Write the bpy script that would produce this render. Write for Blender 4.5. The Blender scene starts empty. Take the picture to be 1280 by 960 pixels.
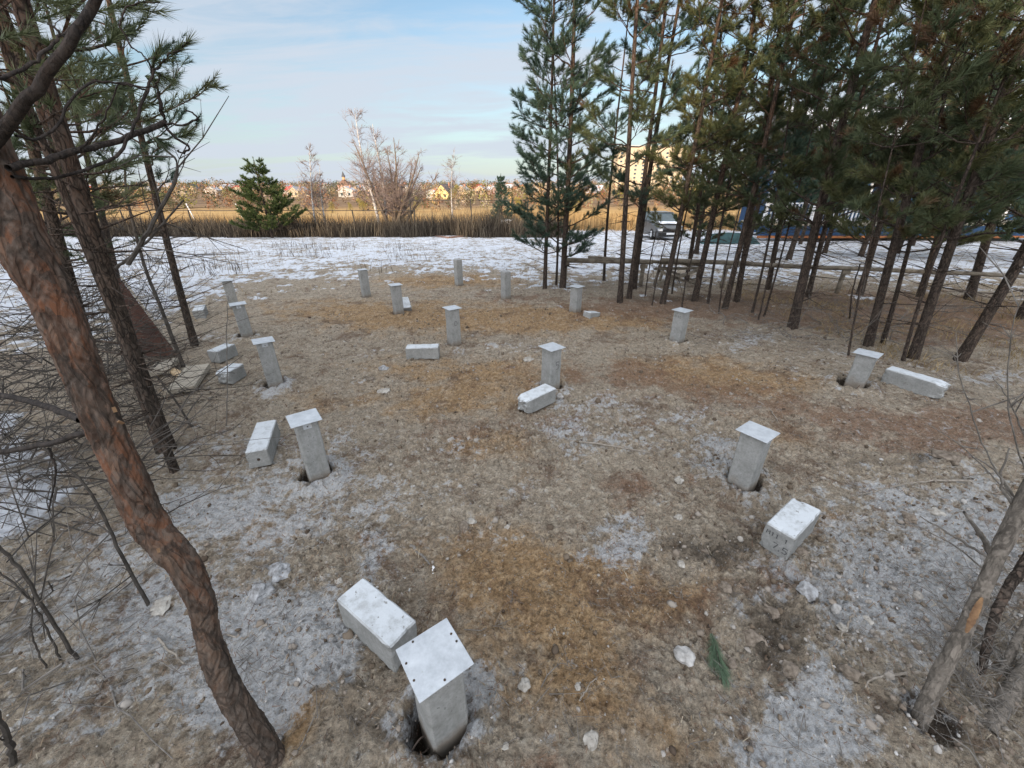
import bpy, bmesh, math, random
import numpy as np
from mathutils import Vector, Matrix, noise as mn
R = math.radians
rng = np.random.default_rng(7)
random.seed(7)
scene = bpy.context.scene
COL = scene.collection

# ------------------------------------------------------------------ camera
CH = 2.0; F = 500.0; PITCH = math.atan(245 / F)
cP, sP = math.cos(PITCH), math.sin(PITCH)
cam = bpy.data.cameras.new('camera'); cam.sensor_width = 36; cam.lens = F / 1280 * 36
cam.clip_start = .05; cam.clip_end = 6000
camo = bpy.data.objects.new('camera', cam); COL.objects.link(camo)
camo.location = (0, 0, CH); camo.rotation_euler = (math.pi / 2 - PITCH, 0, 0)
scene.camera = camo

def ray(px, py):
    u, v = px - 640, py - 480
    return np.array([u, F * cP - v * sP, -(F * sP + v * cP)])
def pt(px, py, Y):
    d = ray(px, py); t = Y / d[1]
    return np.array([d[0] * t, Y, CH + d[2] * t])
def dep(P): return P[1] * cP + (CH - P[2]) * sP
def mpp(P): return dep(P) / F           # metres per photo pixel at P
def proj(X, Y, Z):
    dz = CH - Z
    d = np.maximum(Y * cP + dz * sP, 1e-3)
    return 640 + F * X / d, 480 + F * (dz * cP - Y * sP) / d

# ------------------------------------------------------------------ noise
def _hash(ix, iy, seed):
    h = (ix.astype(np.int64) * 374761393 + iy.astype(np.int64) * 668265263 + seed * 974634777) & 0xffffffff
    h = ((h ^ (h >> 13)) * 1274126177) & 0xffffffff
    h = (h ^ (h >> 16)) & 0xffffffff
    return h
def pn(x, y, seed=0):
    x = np.asarray(x, float); y = np.asarray(y, float)
    x0 = np.floor(x); y0 = np.floor(y); fx = x - x0; fy = y - y0
    sx = fx * fx * fx * (fx * (fx * 6 - 15) + 10); sy = fy * fy * fy * (fy * (fy * 6 - 15) + 10)
    def g(ix, iy, dx, dy):
        a = _hash(ix, iy, seed) / 4294967296.0 * 2 * math.pi
        return np.cos(a) * dx + np.sin(a) * dy
    n00 = g(x0, y0, fx, fy); n10 = g(x0 + 1, y0, fx - 1, fy)
    n01 = g(x0, y0 + 1, fx, fy - 1); n11 = g(x0 + 1, y0 + 1, fx - 1, fy - 1)
    return ((n00 * (1 - sx) + n10 * sx) * (1 - sy) + (n01 * (1 - sx) + n11 * sx) * sy) * 1.5
def fbm(x, y, o=4, seed=0, g=.5):
    s = 0; a = 1; f = 1; t = 0
    for i in range(o):
        s = s + a * pn(x * f, y * f, seed + i * 17); t += a; a *= g; f *= 2.03
    return s / t
def ss(a, b, x):
    t = np.clip((x - a) / (b - a), 0, 1); return t * t * (3 - 2 * t)

# ------------------------------------------------------------------ piles: photo bases -> ground heights
TOP = .53
PILES = [
 # key, base px, base py, top px, top py
 ('a', 548, 905, 543, 822), ('b', 393, 596, 380, 523), ('c', 344, 483, 329, 426), ('d', 309, 422, 297, 380),
 ('f', 456, 372, 453, 338), ('g', 498, 392, 494, 356), ('h', 568, 431, 565, 385), ('i', 692, 486, 690, 434),
 ('j', 573, 358, 572, 325), ('k', 632, 374, 632, 340), ('l', 721, 390, 721, 358), ('m', 849, 429, 853, 388),
 ('n', 936, 607, 947, 540), ('o', 1075, 480, 1085, 442)]
PP = {}
for k, bx, by, tx, ty in PILES:
    d = ray(tx, ty); t = (TOP - CH) / d[2]; X, Y = d[0] * t, d[1] * t
    b = ray(bx, by); z = CH + b[2] * (Y / b[1])
    PP[k] = (X, Y, z)
AX = R(36.5)
e1 = np.array([math.cos(AX), math.sin(AX)]); e2 = np.array([-math.sin(AX), math.cos(AX)])
PP['e'] = (PP['d'][0] + e2[0] * 2.0, PP['d'][1] + e2[1] * 2.0, .0)
MY = np.array([-300, 0, 9, 14, 19, 24, 31, 45, 60, 80, 140, 220, 400, 600, 800, 1500, 4000.])
MZ = np.array([0, 0, 0, -.22, -.55, -.85, -1.15, -1.8, -2.5, -3.2, -4.2, -3.2, -.4, 2.6, 3.4, 3.0, 0])
def macro(x, y): return np.interp(y, MY, MZ)
_pk = list(PP); _px = np.array([PP[k][:2] for k in _pk]); _pz = np.array([PP[k][2] for k in _pk])
_res = _pz - macro(_px[:, 0], _px[:, 1])
def _rb(x, y):
    d2 = (np.asarray(x)[..., None] - _px[:, 0]) ** 2 + (np.asarray(y)[..., None] - _px[:, 1]) ** 2
    return np.exp(-d2 / (2 * 1.15 ** 2))
_w = np.linalg.solve(_rb(_px[:, 0], _px[:, 1]) + np.eye(len(_px)) * .08, _res)
def Hs(x, y):            # smooth terrain
    x = np.asarray(x, float); y = np.asarray(y, float)
    z = macro(x, y)
    m = (np.abs(x) < 12) & (y > -4) & (y < 14)
    o = np.zeros_like(z)
    if z.ndim: o[m] = _rb(x[m], y[m]) @ _w
    elif m: o = _rb(x, y) @ _w
    return z + o
def hz(x, y): return float(Hs(float(x), float(y)))
def gp(px, py):          # photo pixel -> point on the terrain
    d = ray(px, py); z = 0.
    for _ in range(60):
        t = (z - CH) / d[2] if d[2] < -1e-6 else 400
        X, Y = d[0] * t, d[1] * t
        z = .5 * z + .5 * hz(X, Y)
    return np.array([X, Y, hz(X, Y)])

# ------------------------------------------------------------------ mesh helpers
ORG = {}
def link(o, parent=None):
    COL.objects.link(o)
    if parent is not None: o.parent = parent
    return o
def tag(o, label=None, cat=None, group=None, kind=None):
    if label: o['label'] = label
    if cat: o['category'] = cat
    if group: o['group'] = group
    if kind: o['kind'] = kind
    return o
def thing(name, loc, label, cat, group=None, rotz=0):
    o = bpy.data.objects.new(name, None); COL.objects.link(o)
    o.location = tuple(float(v) for v in loc); o.rotation_euler = (0, 0, rotz)
    o.empty_display_size = .2
    ORG[o.name] = (np.array(loc, float), rotz)
    return tag(o, label, cat, group)
class Geo:
    def __init__(s): s.V = []; s.Q = []; s.T = []; s.n = 0
    def add(s, V, Q=None, T=None):
        V = np.asarray(V, float).reshape(-1, 3)
        if Q is not None and len(Q): s.Q.append(np.asarray(Q, np.int64).reshape(-1, 4) + s.n)
        if T is not None and len(T): s.T.append(np.asarray(T, np.int64).reshape(-1, 3) + s.n)
        s.V.append(V); s.n += len(V)
    def tube(s, P, r, n=6, cap=False):
        P = np.asarray(P, float); m = len(P)
        r = np.broadcast_to(np.asarray(r, float), (m,))
        t = np.gradient(P, axis=0); t /= np.linalg.norm(t, axis=1)[:, None] + 1e-9
        up = np.array([0, 0, 1.]) if abs(t[0][2]) < .8 else np.array([1., 0, 0])
        a = np.cross(t, up); a /= np.linalg.norm(a, axis=1)[:, None] + 1e-9
        b = np.cross(t, a)
        th = np.arange(n) / n * 2 * math.pi
        V = P[:, None] + r[:, None, None] * (np.cos(th)[None, :, None] * a[:, None] + np.sin(th)[None, :, None] * b[:, None])
        i = np.arange(m - 1)[:, None] * n; j = np.arange(n)[None]; k = (j + 1) % n
        Q = np.stack([i + j, i + k, i + n + k, i + n + j], -1).reshape(-1, 4)
        V = V.reshape(-1, 3)
        T = None
        if cap:
            V = np.vstack([V, P[:1], P[-1:]]); c0 = m * n; jj = np.arange(n); kk = (jj + 1) % n
            T = np.vstack([np.stack([kk, jj, np.full(n, c0)], -1), np.stack([(m - 1) * n + jj, (m - 1) * n + kk, np.full(n, c0 + 1)], -1)])
        s.add(V, Q, T)
    def box(s, c, size, rz=0, rx=0, ry=0):
        sx, sy, sz = [v / 2 for v in size]
        V = np.array([[x, y, z] for z in (-sz, sz) for y in (-sy, sy) for x in (-sx, sx)])
        M = np.array((Matrix.Rotation(rz, 3, 'Z') @ Matrix.Rotation(ry, 3, 'Y') @ Matrix.Rotation(rx, 3, 'X')))
        V = V @ M.T + np.asarray(c, float)
        s.add(V, [[0, 2, 3, 1], [4, 5, 7, 6], [0, 1, 5, 4], [2, 6, 7, 3], [1, 3, 7, 5], [0, 4, 6, 2]])
    def bar(s, a, b, w, h):   # rectangular bar from a to b
        a = np.asarray(a, float); b = np.asarray(b, float); t = b - a; t = t / np.linalg.norm(t)
        up = np.array([0, 0, 1.]) if abs(t[2]) < .9 else np.array([1., 0, 0])
        x = np.cross(t, up); x /= np.linalg.norm(x); y = np.cross(x, t)
        V = [p + sx * x * w / 2 + sy * y * h / 2 for p in (a, b) for sx, sy in ((-1, -1), (1, -1), (1, 1), (-1, 1))]
        s.add(V, [[0, 1, 2, 3], [7, 6, 5, 4], [0, 4, 5, 1], [1, 5, 6, 2], [2, 6, 7, 3], [3, 7, 4, 0]])
    def build(s, name, mat, parent=None, smooth=False, **kw):
        V = np.vstack(s.V) if s.V else np.zeros((0, 3))
        if parent is not None:
            o, rz = ORG[parent.name]; V = V - o
            if rz:
                c, q = math.cos(-rz), math.sin(-rz)
                V = np.stack([V[:, 0] * c - V[:, 1] * q, V[:, 0] * q + V[:, 1] * c, V[:, 2]], -1)
        me = mesh_np(name, V, np.vstack(s.Q) if s.Q else None, np.vstack(s.T) if s.T else None, smooth)
        me.materials.append(mat)
        ob = bpy.data.objects.new(name, me); link(ob, parent)
        ORG[ob.name] = ORG[parent.name] if parent is not None else (np.zeros(3), 0)
        return tag(ob, **kw)
def mesh_np(name, V, Q=None, T=None, smooth=False):
    me = bpy.data.meshes.new(name); V = np.ascontiguousarray(V, np.float32)
    nq = 0 if Q is None else len(Q); nt = 0 if T is None else len(T)
    me.vertices.add(len(V)); me.vertices.foreach_set('co', V.ravel())
    loops = np.concatenate(([Q.ravel()] if nq else []) + ([T.ravel()] if nt else [])).astype(np.int32)
    me.loops.add(len(loops)); me.loops.foreach_set('vertex_index', loops)
    tot = np.concatenate([np.full(nq, 4), np.full(nt, 3)]).astype(np.int32)
    st = np.concatenate([[0], np.cumsum(tot)[:-1]]).astype(np.int32)
    me.polygons.add(nq + nt); me.polygons.foreach_set('loop_start', st); me.polygons.foreach_set('loop_total', tot)
    me.polygons.foreach_set('use_smooth', np.full(nq + nt, smooth))
    me.update(calc_edges=True)
    return me
def subpart(parent_obj, name, geo, mat, **kw):      # a child of a part (the part sits at its thing's origin)
    return geo.build(name, mat, parent_obj, **kw)

# ------------------------------------------------------------------ materials
def M_(name):
    m = bpy.data.materials.new(name); m.use_nodes = True
    nt = m.node_tree; b = nt.nodes['Principled BSDF']; return m, nt, b
def N(nt, t, **kw):
    n = nt.nodes.new(t)
    for k, v in kw.items():
        if k.startswith('_'): setattr(n, k[1:], v)
        else:
            n.inputs[k.replace('__', ' ')].default_value = v
    return n
def noise_n(nt, vec, scale, detail=6, rough=.6, dist=0):
    n = nt.nodes.new('ShaderNodeTexNoise'); n.inputs['Scale'].default_value = scale
    n.inputs['Detail'].default_value = detail; n.inputs['Roughness'].default_value = rough
    n.inputs['Distortion'].default_value = dist
    if vec is not None: nt.links.new(vec, n.inputs['Vector'])
    return n.outputs['Fac']
def ramp(nt, fac, stops, interp='LINEAR'):
    n = nt.nodes.new('ShaderNodeValToRGB'); n.color_ramp.interpolation = interp
    e = n.color_ramp.elements
    while len(e) < len(stops): e.new(.5)
    for i, (p, c) in enumerate(stops):
        e[i].position = p; e[i].color = (*c, 1) if len(c) == 3 else c
    nt.links.new(fac, n.inputs[0]); return n.outputs[0]
def mixc(nt, fac, a, b, mode='MIX'):
    n = nt.nodes.new('ShaderNodeMix'); n.data_type = 'RGBA'; n.blend_type = mode
    for s, v in ((n.inputs[0], fac), (n.inputs[6], a), (n.inputs[7], b)):
        if isinstance(v, (int, float)): s.default_value = v
        elif isinstance(v, (tuple, list)): s.default_value = (*v, 1)
        else: nt.links.new(v, s)
    return n.outputs[2]
def mth(nt, op, a, b=0, c=None):
    n = nt.nodes.new('ShaderNodeMath'); n.operation = op
    for i, v in enumerate((a, b) if c is None else (a, b, c)):
        if isinstance(v, (int, float)): n.inputs[i].default_value = v
        else: nt.links.new(v, n.inputs[i])
    return n.outputs[0]
def mrange(nt, v, a, b, c=0., d=1.):
    n = nt.nodes.new('ShaderNodeMapRange'); n.interpolation_type = 'SMOOTHSTEP'
    nt.links.new(v, n.inputs[0])
    for i, q in enumerate((a, b, c, d)): n.inputs[1 + i].default_value = q
    return n.outputs[0]
def objv(nt, scale=(1, 1, 1)):
    tc = nt.nodes.new('ShaderNodeTexCoord'); mp = nt.nodes.new('ShaderNodeMapping')
    nt.links.new(tc.outputs['Object'], mp.inputs[0]); mp.inputs['Scale'].default_value = scale
    return mp.outputs[0]
def bump(nt, b, h, strength=.5, dist=.01, prev=None):
    n = nt.nodes.new('ShaderNodeBump'); n.inputs['Strength'].default_value = strength
    n.inputs['Distance'].default_value = dist
    nt.links.new(h, n.inputs['Height'])
    if prev is not None: nt.links.new(prev, n.inputs['Normal'])
    nt.links.new(n.outputs[0], b.inputs['Normal']); return n.outputs[0]
def simple(name, c1, c2=None, scale=8, rough=.8, bs=.3, bd=.005, stretch=(1, 1, 1), metal=0, detail=6, spec=.3, lo=.35, hi=.65):
    m, nt, b = M_(name); v = objv(nt, stretch)
    n = noise_n(nt, v, scale, detail)
    col = ramp(nt, n, [(lo, c1), (hi, c2 or tuple(x * 1.4 for x in c1))])
    nt.links.new(col, b.inputs['Base Color']); b.inputs['Roughness'].default_value = rough
    b.inputs['Metallic'].default_value = metal; b.inputs['Specular IOR Level'].default_value = spec
    if bs: bump(nt, b, noise_n(nt, v, scale * 3, 5), bs, bd)
    return m
MAT = {}
def mat_concrete():
    m, nt, b = M_('concrete'); v = objv(nt)
    n1 = noise_n(nt, v, 6, 8, .65); n2 = noise_n(nt, v, 45, 5, .7)
    c = ramp(nt, n1, [(.3, (.17, .175, .165)), (.5, (.25, .255, .245)), (.72, (.35, .355, .35))])
    c = mixc(nt, mrange(nt, n2, .3, .75), c, (.24, .24, .225), 'MIX') if False else mixc(nt, .35, c, ramp(nt, n2, [(.3, (.13, .13, .12)), (.6, (.38, .38, .37))]))
    vo = nt.nodes.new('ShaderNodeTexVoronoi'); vo.inputs['Scale'].default_value = 60; nt.links.new(v, vo.inputs['Vector'])
    pores = mrange(nt, vo.outputs['Distance'], .12, .22, 1, 0)
    sel = mrange(nt, noise_n(nt, v, 23, 2), .52, .6)
    pf = mth(nt, 'MULTIPLY', pores, sel)
    c = mixc(nt, mth(nt, 'MULTIPLY', pf, .8), c, (.08, .08, .075))
    # algae / soil splashes low on the shaft and streaks
    vs = objv(nt, (14, 14, 1.6)); st = mrange(nt, noise_n(nt, vs, 1.5, 4), .5, .75)
    c = mixc(nt, mth(nt, 'MULTIPLY', st, .45), c, (.17, .17, .15))
    sz = nt.nodes.new('ShaderNodeSeparateXYZ'); nt.links.new(v, sz.inputs[0])
    mud = mrange(nt, mth(nt, 'ADD', sz.outputs[2], mth(nt, 'MULTIPLY', mth(nt, 'SUBTRACT', n1, .5), -.35)), .02, .15, .75, 0)
    c = mixc(nt, mud, c, (.17, .13, .09))
    c = mixc(nt, mrange(nt, noise_n(nt, v, 3.3, 5, .7), .52, .68, 0, .5), c, (.14, .14, .125))
    nt.links.new(c, b.inputs['Base Color']); b.inputs['Roughness'].default_value = .88
    hgt = mth(nt, 'SUBTRACT', n2, pf)
    bump(nt, b, hgt, .5, .003); b.inputs['Specular IOR Level'].default_value = .25
    return m
MAT['concrete'] = mat_concrete()
def mat_frosttop():
    # concrete with rime on upward faces (the frost is a layer on the block itself)
    m, nt, b = M_('rimed_concrete'); v = objv(nt)
    n1 = noise_n(nt, v, 9, 8, .65); n2 = noise_n(nt, v, 60, 5, .7)
    c = ramp(nt, n1, [(.3, (.16, .165, .158)), (.5, (.24, .245, .235)), (.72, (.34, .345, .335))])
    c = mixc(nt, .3, c, ramp(nt, n2, [(.3, (.12, .12, .11)), (.65, (.38, .38, .37))]))
    ge = nt.nodes.new('ShaderNodeNewGeometry'); sx = nt.nodes.new('ShaderNodeSeparateXYZ')
    nt.links.new(ge.outputs['True Normal'], sx.inputs[0])
    up = mrange(nt, sx.outputs[2], .5, .9)
    rim = mth(nt, 'MULTIPLY', up, mrange(nt, noise_n(nt, v, 14, 6, .7), .3, .55, .35, 1))
    c = mixc(nt, rim, c, (.50, .53, .55))
    spots = mth(nt, 'MULTIPLY', mrange(nt, noise_n(nt, v, 38, 2), .66, .7), .7)
    c = mixc(nt, spots, c, (.16, .15, .13))
    nt.links.new(c, b.inputs['Base Color']); b.inputs['Roughness'].default_value = .85
    bump(nt, b, n2, .5, .003); b.inputs['Specular IOR Level'].default_value = .25
    return m
MAT['rimed'] = mat_frosttop()
def mat_plate():
    m, nt, b = M_('galvanised_plate'); v = objv(nt)
    n1 = noise_n(nt, v, 16, 8, .7); n2 = noise_n(nt, v, 90, 4, .7)
    c = ramp(nt, n1, [(.3, (.34, .365, .385)), (.55, (.46, .49, .515)), (.75, (.55, .58, .60))])
    c = mixc(nt, mrange(nt, n2, .62, .72, 0, .55), c, (.3, .29, .26))
    c = mixc(nt, mrange(nt, noise_n(nt, v, 11, 3), .66, .76, 0, .55), c, (.42, .3, .16))
    nt.links.new(c, b.inputs['Base Color']); b.inputs['Roughness'].default_value = .6
    b.inputs['Metallic'].default_value = .15
    bump(nt, b, n2, .25, .001); return m
MAT['plate'] = mat_plate()
MAT['hole_disc'] = simple('dark_hole_disc', (.03, .025, .02), (.08, .05, .03), 60)  # near-black colour for discs that stand in for holes
MAT['wire'] = simple('rusty_wire', (.07, .055, .045), (.14, .11, .09), 40, .7)
MAT['mark'] = simple('pencil_mark', (.05, .05, .055), (.1, .1, .1), 60)
MAT['plank'] = simple('weathered_plank', (.24, .21, .165), (.42, .38, .31), 6, .85, .5, .003, (1, 14, 14))
MAT['plank_fresh'] = simple('pale_timber', (.42, .3, .17), (.55, .42, .27), 6, .8, .4, .003, (1, 12, 12))
MAT['rusty'] = simple('rusty_sheet', (.04, .02, .014), (.085, .036, .022), 7, .8, .5, .004)
MAT['log'] = simple('grey_log', (.12, .10, .075), (.24, .21, .165), 9, .9, .7, .008, (1, 1, 1))
MAT['deadwood'] = simple('dead_twig', (.09, .08, .07), (.2, .185, .165), 20, .9, .4, .002)
MAT['deadwood_dark'] = simple('dead_twig_dark', (.035, .03, .025), (.09, .08, .07), 20, .9, .4, .002)
MAT['stick'] = simple('pale_stick', (.17, .145, .115), (.30, .27, .23), 25, .9, .4, .002)
MAT['white'] = simple('white_paint', (.7, .7, .7), (.8, .8, .8), 5, .5, .05)
MAT['fence'] = simple('dark_steel', (.025, .023, .02), (.05, .045, .04), 10, .6)
MAT['birch'] = simple('birch_bark', (.2, .17, .15), (.62, .58, .54), 5, .8, .2, .004, (1, 1, 2.2))
MAT['birch_twig'] = simple('birch_twig', (.14, .1, .085), (.28, .21, .18), 8, .9, 0)
MAT['shrub'] = simple('bare_shrub', (.1, .075, .055), (.22, .165, .12), 8, .9, 0)
def mat_bark(name, low, mid, top, z0, z1, sc=1., plates=1.):
    m, nt, b = M_(name)
    tc = nt.nodes.new('ShaderNodeTexCoord')
    sx = nt.nodes.new('ShaderNodeSeparateXYZ'); nt.links.new(tc.outputs['Object'], sx.inputs[0])
    v = objv(nt, (1, 1, .38)); 
    n1 = noise_n(nt, v, 14 * sc, 8, .65, .6); n2 = noise_n(nt, v, 60 * sc, 6, .7)
    vo = nt.nodes.new('ShaderNodeTexVoronoi'); vo.feature = 'DISTANCE_TO_EDGE'; vo.inputs['Scale'].default_value = 44 * sc
    mixv = nt.nodes.new('ShaderNodeMix'); mixv.data_type = 'VECTOR'; mixv.inputs[0].default_value = .10
    nz = nt.nodes.new('ShaderNodeTexNoise'); nz.inputs['Scale'].default_value = 9 * sc; nt.links.new(v, nz.inputs['Vector'])
    nt.links.new(v, mixv.inputs[4]); nt.links.new(nz.outputs['Color'], mixv.inputs[5])
    nt.links.new(mixv.outputs[1], vo.inputs['Vector'])
    crack = mth(nt, 'MAXIMUM', mrange(nt, vo.outputs['Distance'], .0, .16), mrange(nt, n1, .5, .62))
    hgt = mth(nt, 'ADD', mrange(nt, sx.outputs[2], z0, z1), mth(nt, 'MULTIPLY', mth(nt, 'SUBTRACT', n1, .5), 1.3))
    c = ramp(nt, hgt, [(.0, low), (.5, mid), (1., top)])
    v2 = nt.nodes.new('ShaderNodeTexVoronoi'); v2.inputs['Scale'].default_value = 52 * sc; v2.inputs['Randomness'].default_value = 1; nt.links.new(mixv.outputs[1], v2.inputs['Vector'])
    sc3 = nt.nodes.new('ShaderNodeSeparateColor'); nt.links.new(v2.outputs['Color'], sc3.inputs[0]); cell = sc3.outputs[0]
    c = mixc(nt, mrange(nt, cell, .45, .75, 0, .7), c, tuple(x * .62 for x in low)); c = mixc(nt, mrange(nt, sc3.outputs[1], .6, .9, 0, .6), c, tuple(x * 1.7 for x in mid))
    c = mixc(nt, mrange(nt, n2, .4, .62, 0, .6), c, tuple(x * 1.9 for x in low))
    c = mixc(nt, mrange(nt, noise_n(nt, v, 24 * sc, 7, .75, .8), .52, .6, 0, .7), c, tuple(x * .55 for x in low))
    c = mixc(nt, mth(nt, 'MULTIPLY', mth(nt, 'SUBTRACT', 1., crack), .75 * plates), c, tuple(x * .3 for x in low))
    nt.links.new(c, b.inputs['Base Color']); b.inputs['Roughness'].default_value = .92
    b.inputs['Specular IOR Level'].default_value = .15
    h = mth(nt, 'ADD', mth(nt, 'ADD', mth(nt, 'MULTIPLY', crack, plates), mth(nt, 'MULTIPLY', cell, .8)), mth(nt, 'MULTIPLY', n2, 1.))
    bump(nt, b, h, .9, .006 / sc ** .5); return m
MAT['bark'] = mat_bark('pine_bark', (.058, .046, .038), (.072, .051, .04), (.13, .068, .043), 1.2, 4.8)
MAT['bark_hero'] = mat_bark('flaking_pine_bark', (.075, .062, .052), (.095, .064, .046), (.16, .072, .04), -1.0, 2.2, .9, .55)
MAT['bark_grey'] = mat_bark('grey_pine_bark', (.125, .11, .093), (.16, .14, .118), (.14, .115, .09), 0, 3, 1, .3)
MAT['bark_dark'] = mat_bark('dark_pine_bark', (.06, .048, .039), (.085, .059, .045), (.13, .072, .047), .5, 3)
MAT['scar'] = simple('resin_scar', (.11, .06, .035), (.30, .18, .09), 30, .7, .6, .004)
def mat_needles(name, a, b_, c_, brown=.72):
    m, nt, b = M_(name); v = objv(nt)
    n = noise_n(nt, v, 2.2, 4, .6); n2 = noise_n(nt, v, 11, 2, .5)
    c = ramp(nt, n, [(.32, a), (.5, b_), (.68, c_)])
    c = mixc(nt, mrange(nt, n2, .35, .7, 0, .5), c, tuple(x * 1.6 for x in c_))
    c = mixc(nt, mrange(nt, noise_n(nt, v, 1.3, 2), brown, brown + .06, 0, .8), c, (.12, .055, .03))
    nt.links.new(c, b.inputs['Base Color']); b.inputs['Roughness'].default_value = .6
    b.inputs['Specular IOR Level'].default_value = .25
    tr = nt.nodes.new('ShaderNodeBsdfTranslucent'); nt.links.new(c, tr.inputs[0])
    mx = nt.nodes.new('ShaderNodeMixShader'); mx.inputs[0].default_value = .22
    nt.links.new(b.outputs[0], mx.inputs[1]); nt.links.new(tr.outputs[0], mx.inputs[2])
    nt.links.new(mx.outputs[0], nt.nodes['Material Output'].inputs[0]); return m
MAT['needles'] = mat_needles('pine_needles', (.038, .055, .03), (.06, .082, .042), (.095, .108, .052), .58)
MAT['needles_b'] = mat_needles('pine_needles_bluish', (.035, .065, .05), (.055, .095, .07), (.07, .105, .07), .7)
MAT['needles_y'] = mat_needles('pine_needles_olive', (.055, .068, .028), (.085, .10, .042), (.13, .125, .055), .6)
MAT['spruce'] = mat_needles('young_pine_needles', (.035, .06, .022), (.06, .09, .03), (.11, .13, .045), .8)

# ------------------------------------------------------------------ ground
def axis(near, a0, g1, far1, g2, end):
    v = [0.]; 
    while v[-1] < end:
        x = v[-1]
        v.append(x + (a0 if x < near else max(a0, g1 * x) if x < far1 else g2 * x))
    return np.array(v)
gx = axis(1.9, .0125, .0072, 22, .045, 2600); gx = np.concatenate([-gx[:0:-1], gx])
gyf = axis(1.9, .0125, .0072, 34, .04, 3500); gyb = axis(.3, .06, .15, 10, .3, 300)
gy = np.concatenate([-gyb[:0:-1], gyf])
GX, GY = np.meshgrid(gx, gy)

def rot_noise(x, y, a, sx, sy, seed, o=3):
    c, s = math.cos(a), math.sin(a); return fbm((x * c + y * s) * sx, (-x * s + y * c) * sy, o, seed)
def snow_edge_sd(px, py):
    ex = np.array([-400, 0, 120, 190, 235, 290, 350, 450, 520, 600, 660, 720, 800, 900, 1000, 1100, 1200, 1300, 1700])
    ey = np.array([440, 430, 420, 405, 382, 362, 352, 345, 341, 343, 348, 352, 352, 351, 350, 354, 358, 362, 372])
    return np.interp(px, ex, ey) - py
FROST = [(150, 700, 260, 150, .36), (1180, 720, 190, 170, .42), (1010, 700, 90, 60, .25), (400, 600, 160, 70, .2), (750, 540, 130, 40, .22), (1130, 470, 160, 30, .2), # px,py,rx,ry,amount : lime dust / frost patches on the ground
 (360, 800, 75, 60, 1.), (300, 850, 60, 60, .7), (795, 690, 48, 26, .85), (765, 655, 30, 14, .5), (990, 900, 75, 70, .95), (1010, 940, 80, 50, .8),
 (240, 640, 40, 18, .7), (300, 720, 60, 25, .3), (490, 700, 26, 30, .6), (615, 850, 30, 28, .8), (570, 905, 40, 20, .5), (700, 900, 24, 26, .35),
 (180, 800, 140, 110, .38), (60, 900, 120, 80, .35), (1160, 720, 110, 70, .5), (1230, 640, 60, 60, .4), (1100, 880, 90, 70, .35), (1080, 760, 60, 50, .3),
 (900, 580, 40, 30, .5), (870, 560, 40, 22, .35), (745, 560, 70, 14, .4), (700, 535, 40, 12, .45), (780, 510, 60, 14, .45), (850, 520, 40, 10, .3),
 (560, 560, 40, 20, .25), (500, 620, 60, 30, .25), (410, 650, 60, 30, .3), (440, 560, 50, 22, .3), (680, 440, 40, 8, .4), (640, 430, 50, 8, .35),
 (940, 420, 40, 10, .55), (925, 432, 30, 8, .4), (1050, 440, 50, 8, .3), (1000, 455, 50, 8, .25), (1230, 470, 50, 8, .5), (1060, 482, 20, 5, .7), (575, 440, 20, 6, .4),
 (700, 500, 30, 7, .5), (360, 490, 40, 8, .3), (330, 495, 16, 5, .5), (300, 640, 80, 40, .3), (330, 560, 40, 40, .25), (640, 610, 80, 20, .3), (600, 680, 40, 20, .25),
 (930, 760, 50, 24, .35), (1100, 640, 80, 20, .35), (450, 470, 40, 10, .25), (470, 440, 40, 8, .25), (420, 420, 40, 8, .2), (250, 560, 50, 20, .3), (260, 420, 30, 8, .4)]
ORNG = [ # warm brown sandy soil
 (700, 760, 120, 60, 1.), (740, 720, 90, 40, .7), (620, 700, 90, 40, .5), (360, 880, 60, 40, .7), (330, 930, 60, 40, .6), (460, 860, 30, 30, .3), (700, 860, 90, 50, .6), (870, 930, 80, 40, .5),
 (620, 470, 90, 20, .7), (560, 500, 80, 20, .7), (640, 400, 120, 18, .8), (520, 400, 90, 18, .6), (430, 390, 110, 16, .6), (760, 400, 90, 14, .7), (860, 460, 90, 16, .6), (940, 480, 120, 22, .6),
 (620, 560, 70, 25, .5), (330, 650, 50, 20, .5), (1000, 660, 40, 14, .5), (400, 500, 60, 16, .4), (500, 460, 60, 14, .4), (980, 540, 60, 24, .4), (1220, 400, 120, 16, .7), (560, 352, 90, 8, .9)]
REDD = [ # reddish needle litter
 (780, 470, 150, 22, .6), (700, 530, 120, 20, .5), (1100, 530, 150, 22, .7), (1230, 540, 80, 22, .8), (930, 500, 120, 22, .5), (650, 780, 60, 50, .3), (690, 950, 60, 40, .6), (960, 740, 60, 34, .6), (820, 610, 120, 24, .5),
 (560, 540, 50, 14, .5), (600, 620, 60, 14, .4), (470, 680, 40, 10, .5), (850, 740, 60, 20, .5), (1120, 560, 80, 12, .5), (640, 370, 60, 8, .5), (860, 385, 200, 14, .8), (1050, 385, 200, 22, 1.2), (1200, 410, 140, 26, .9)]
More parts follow.
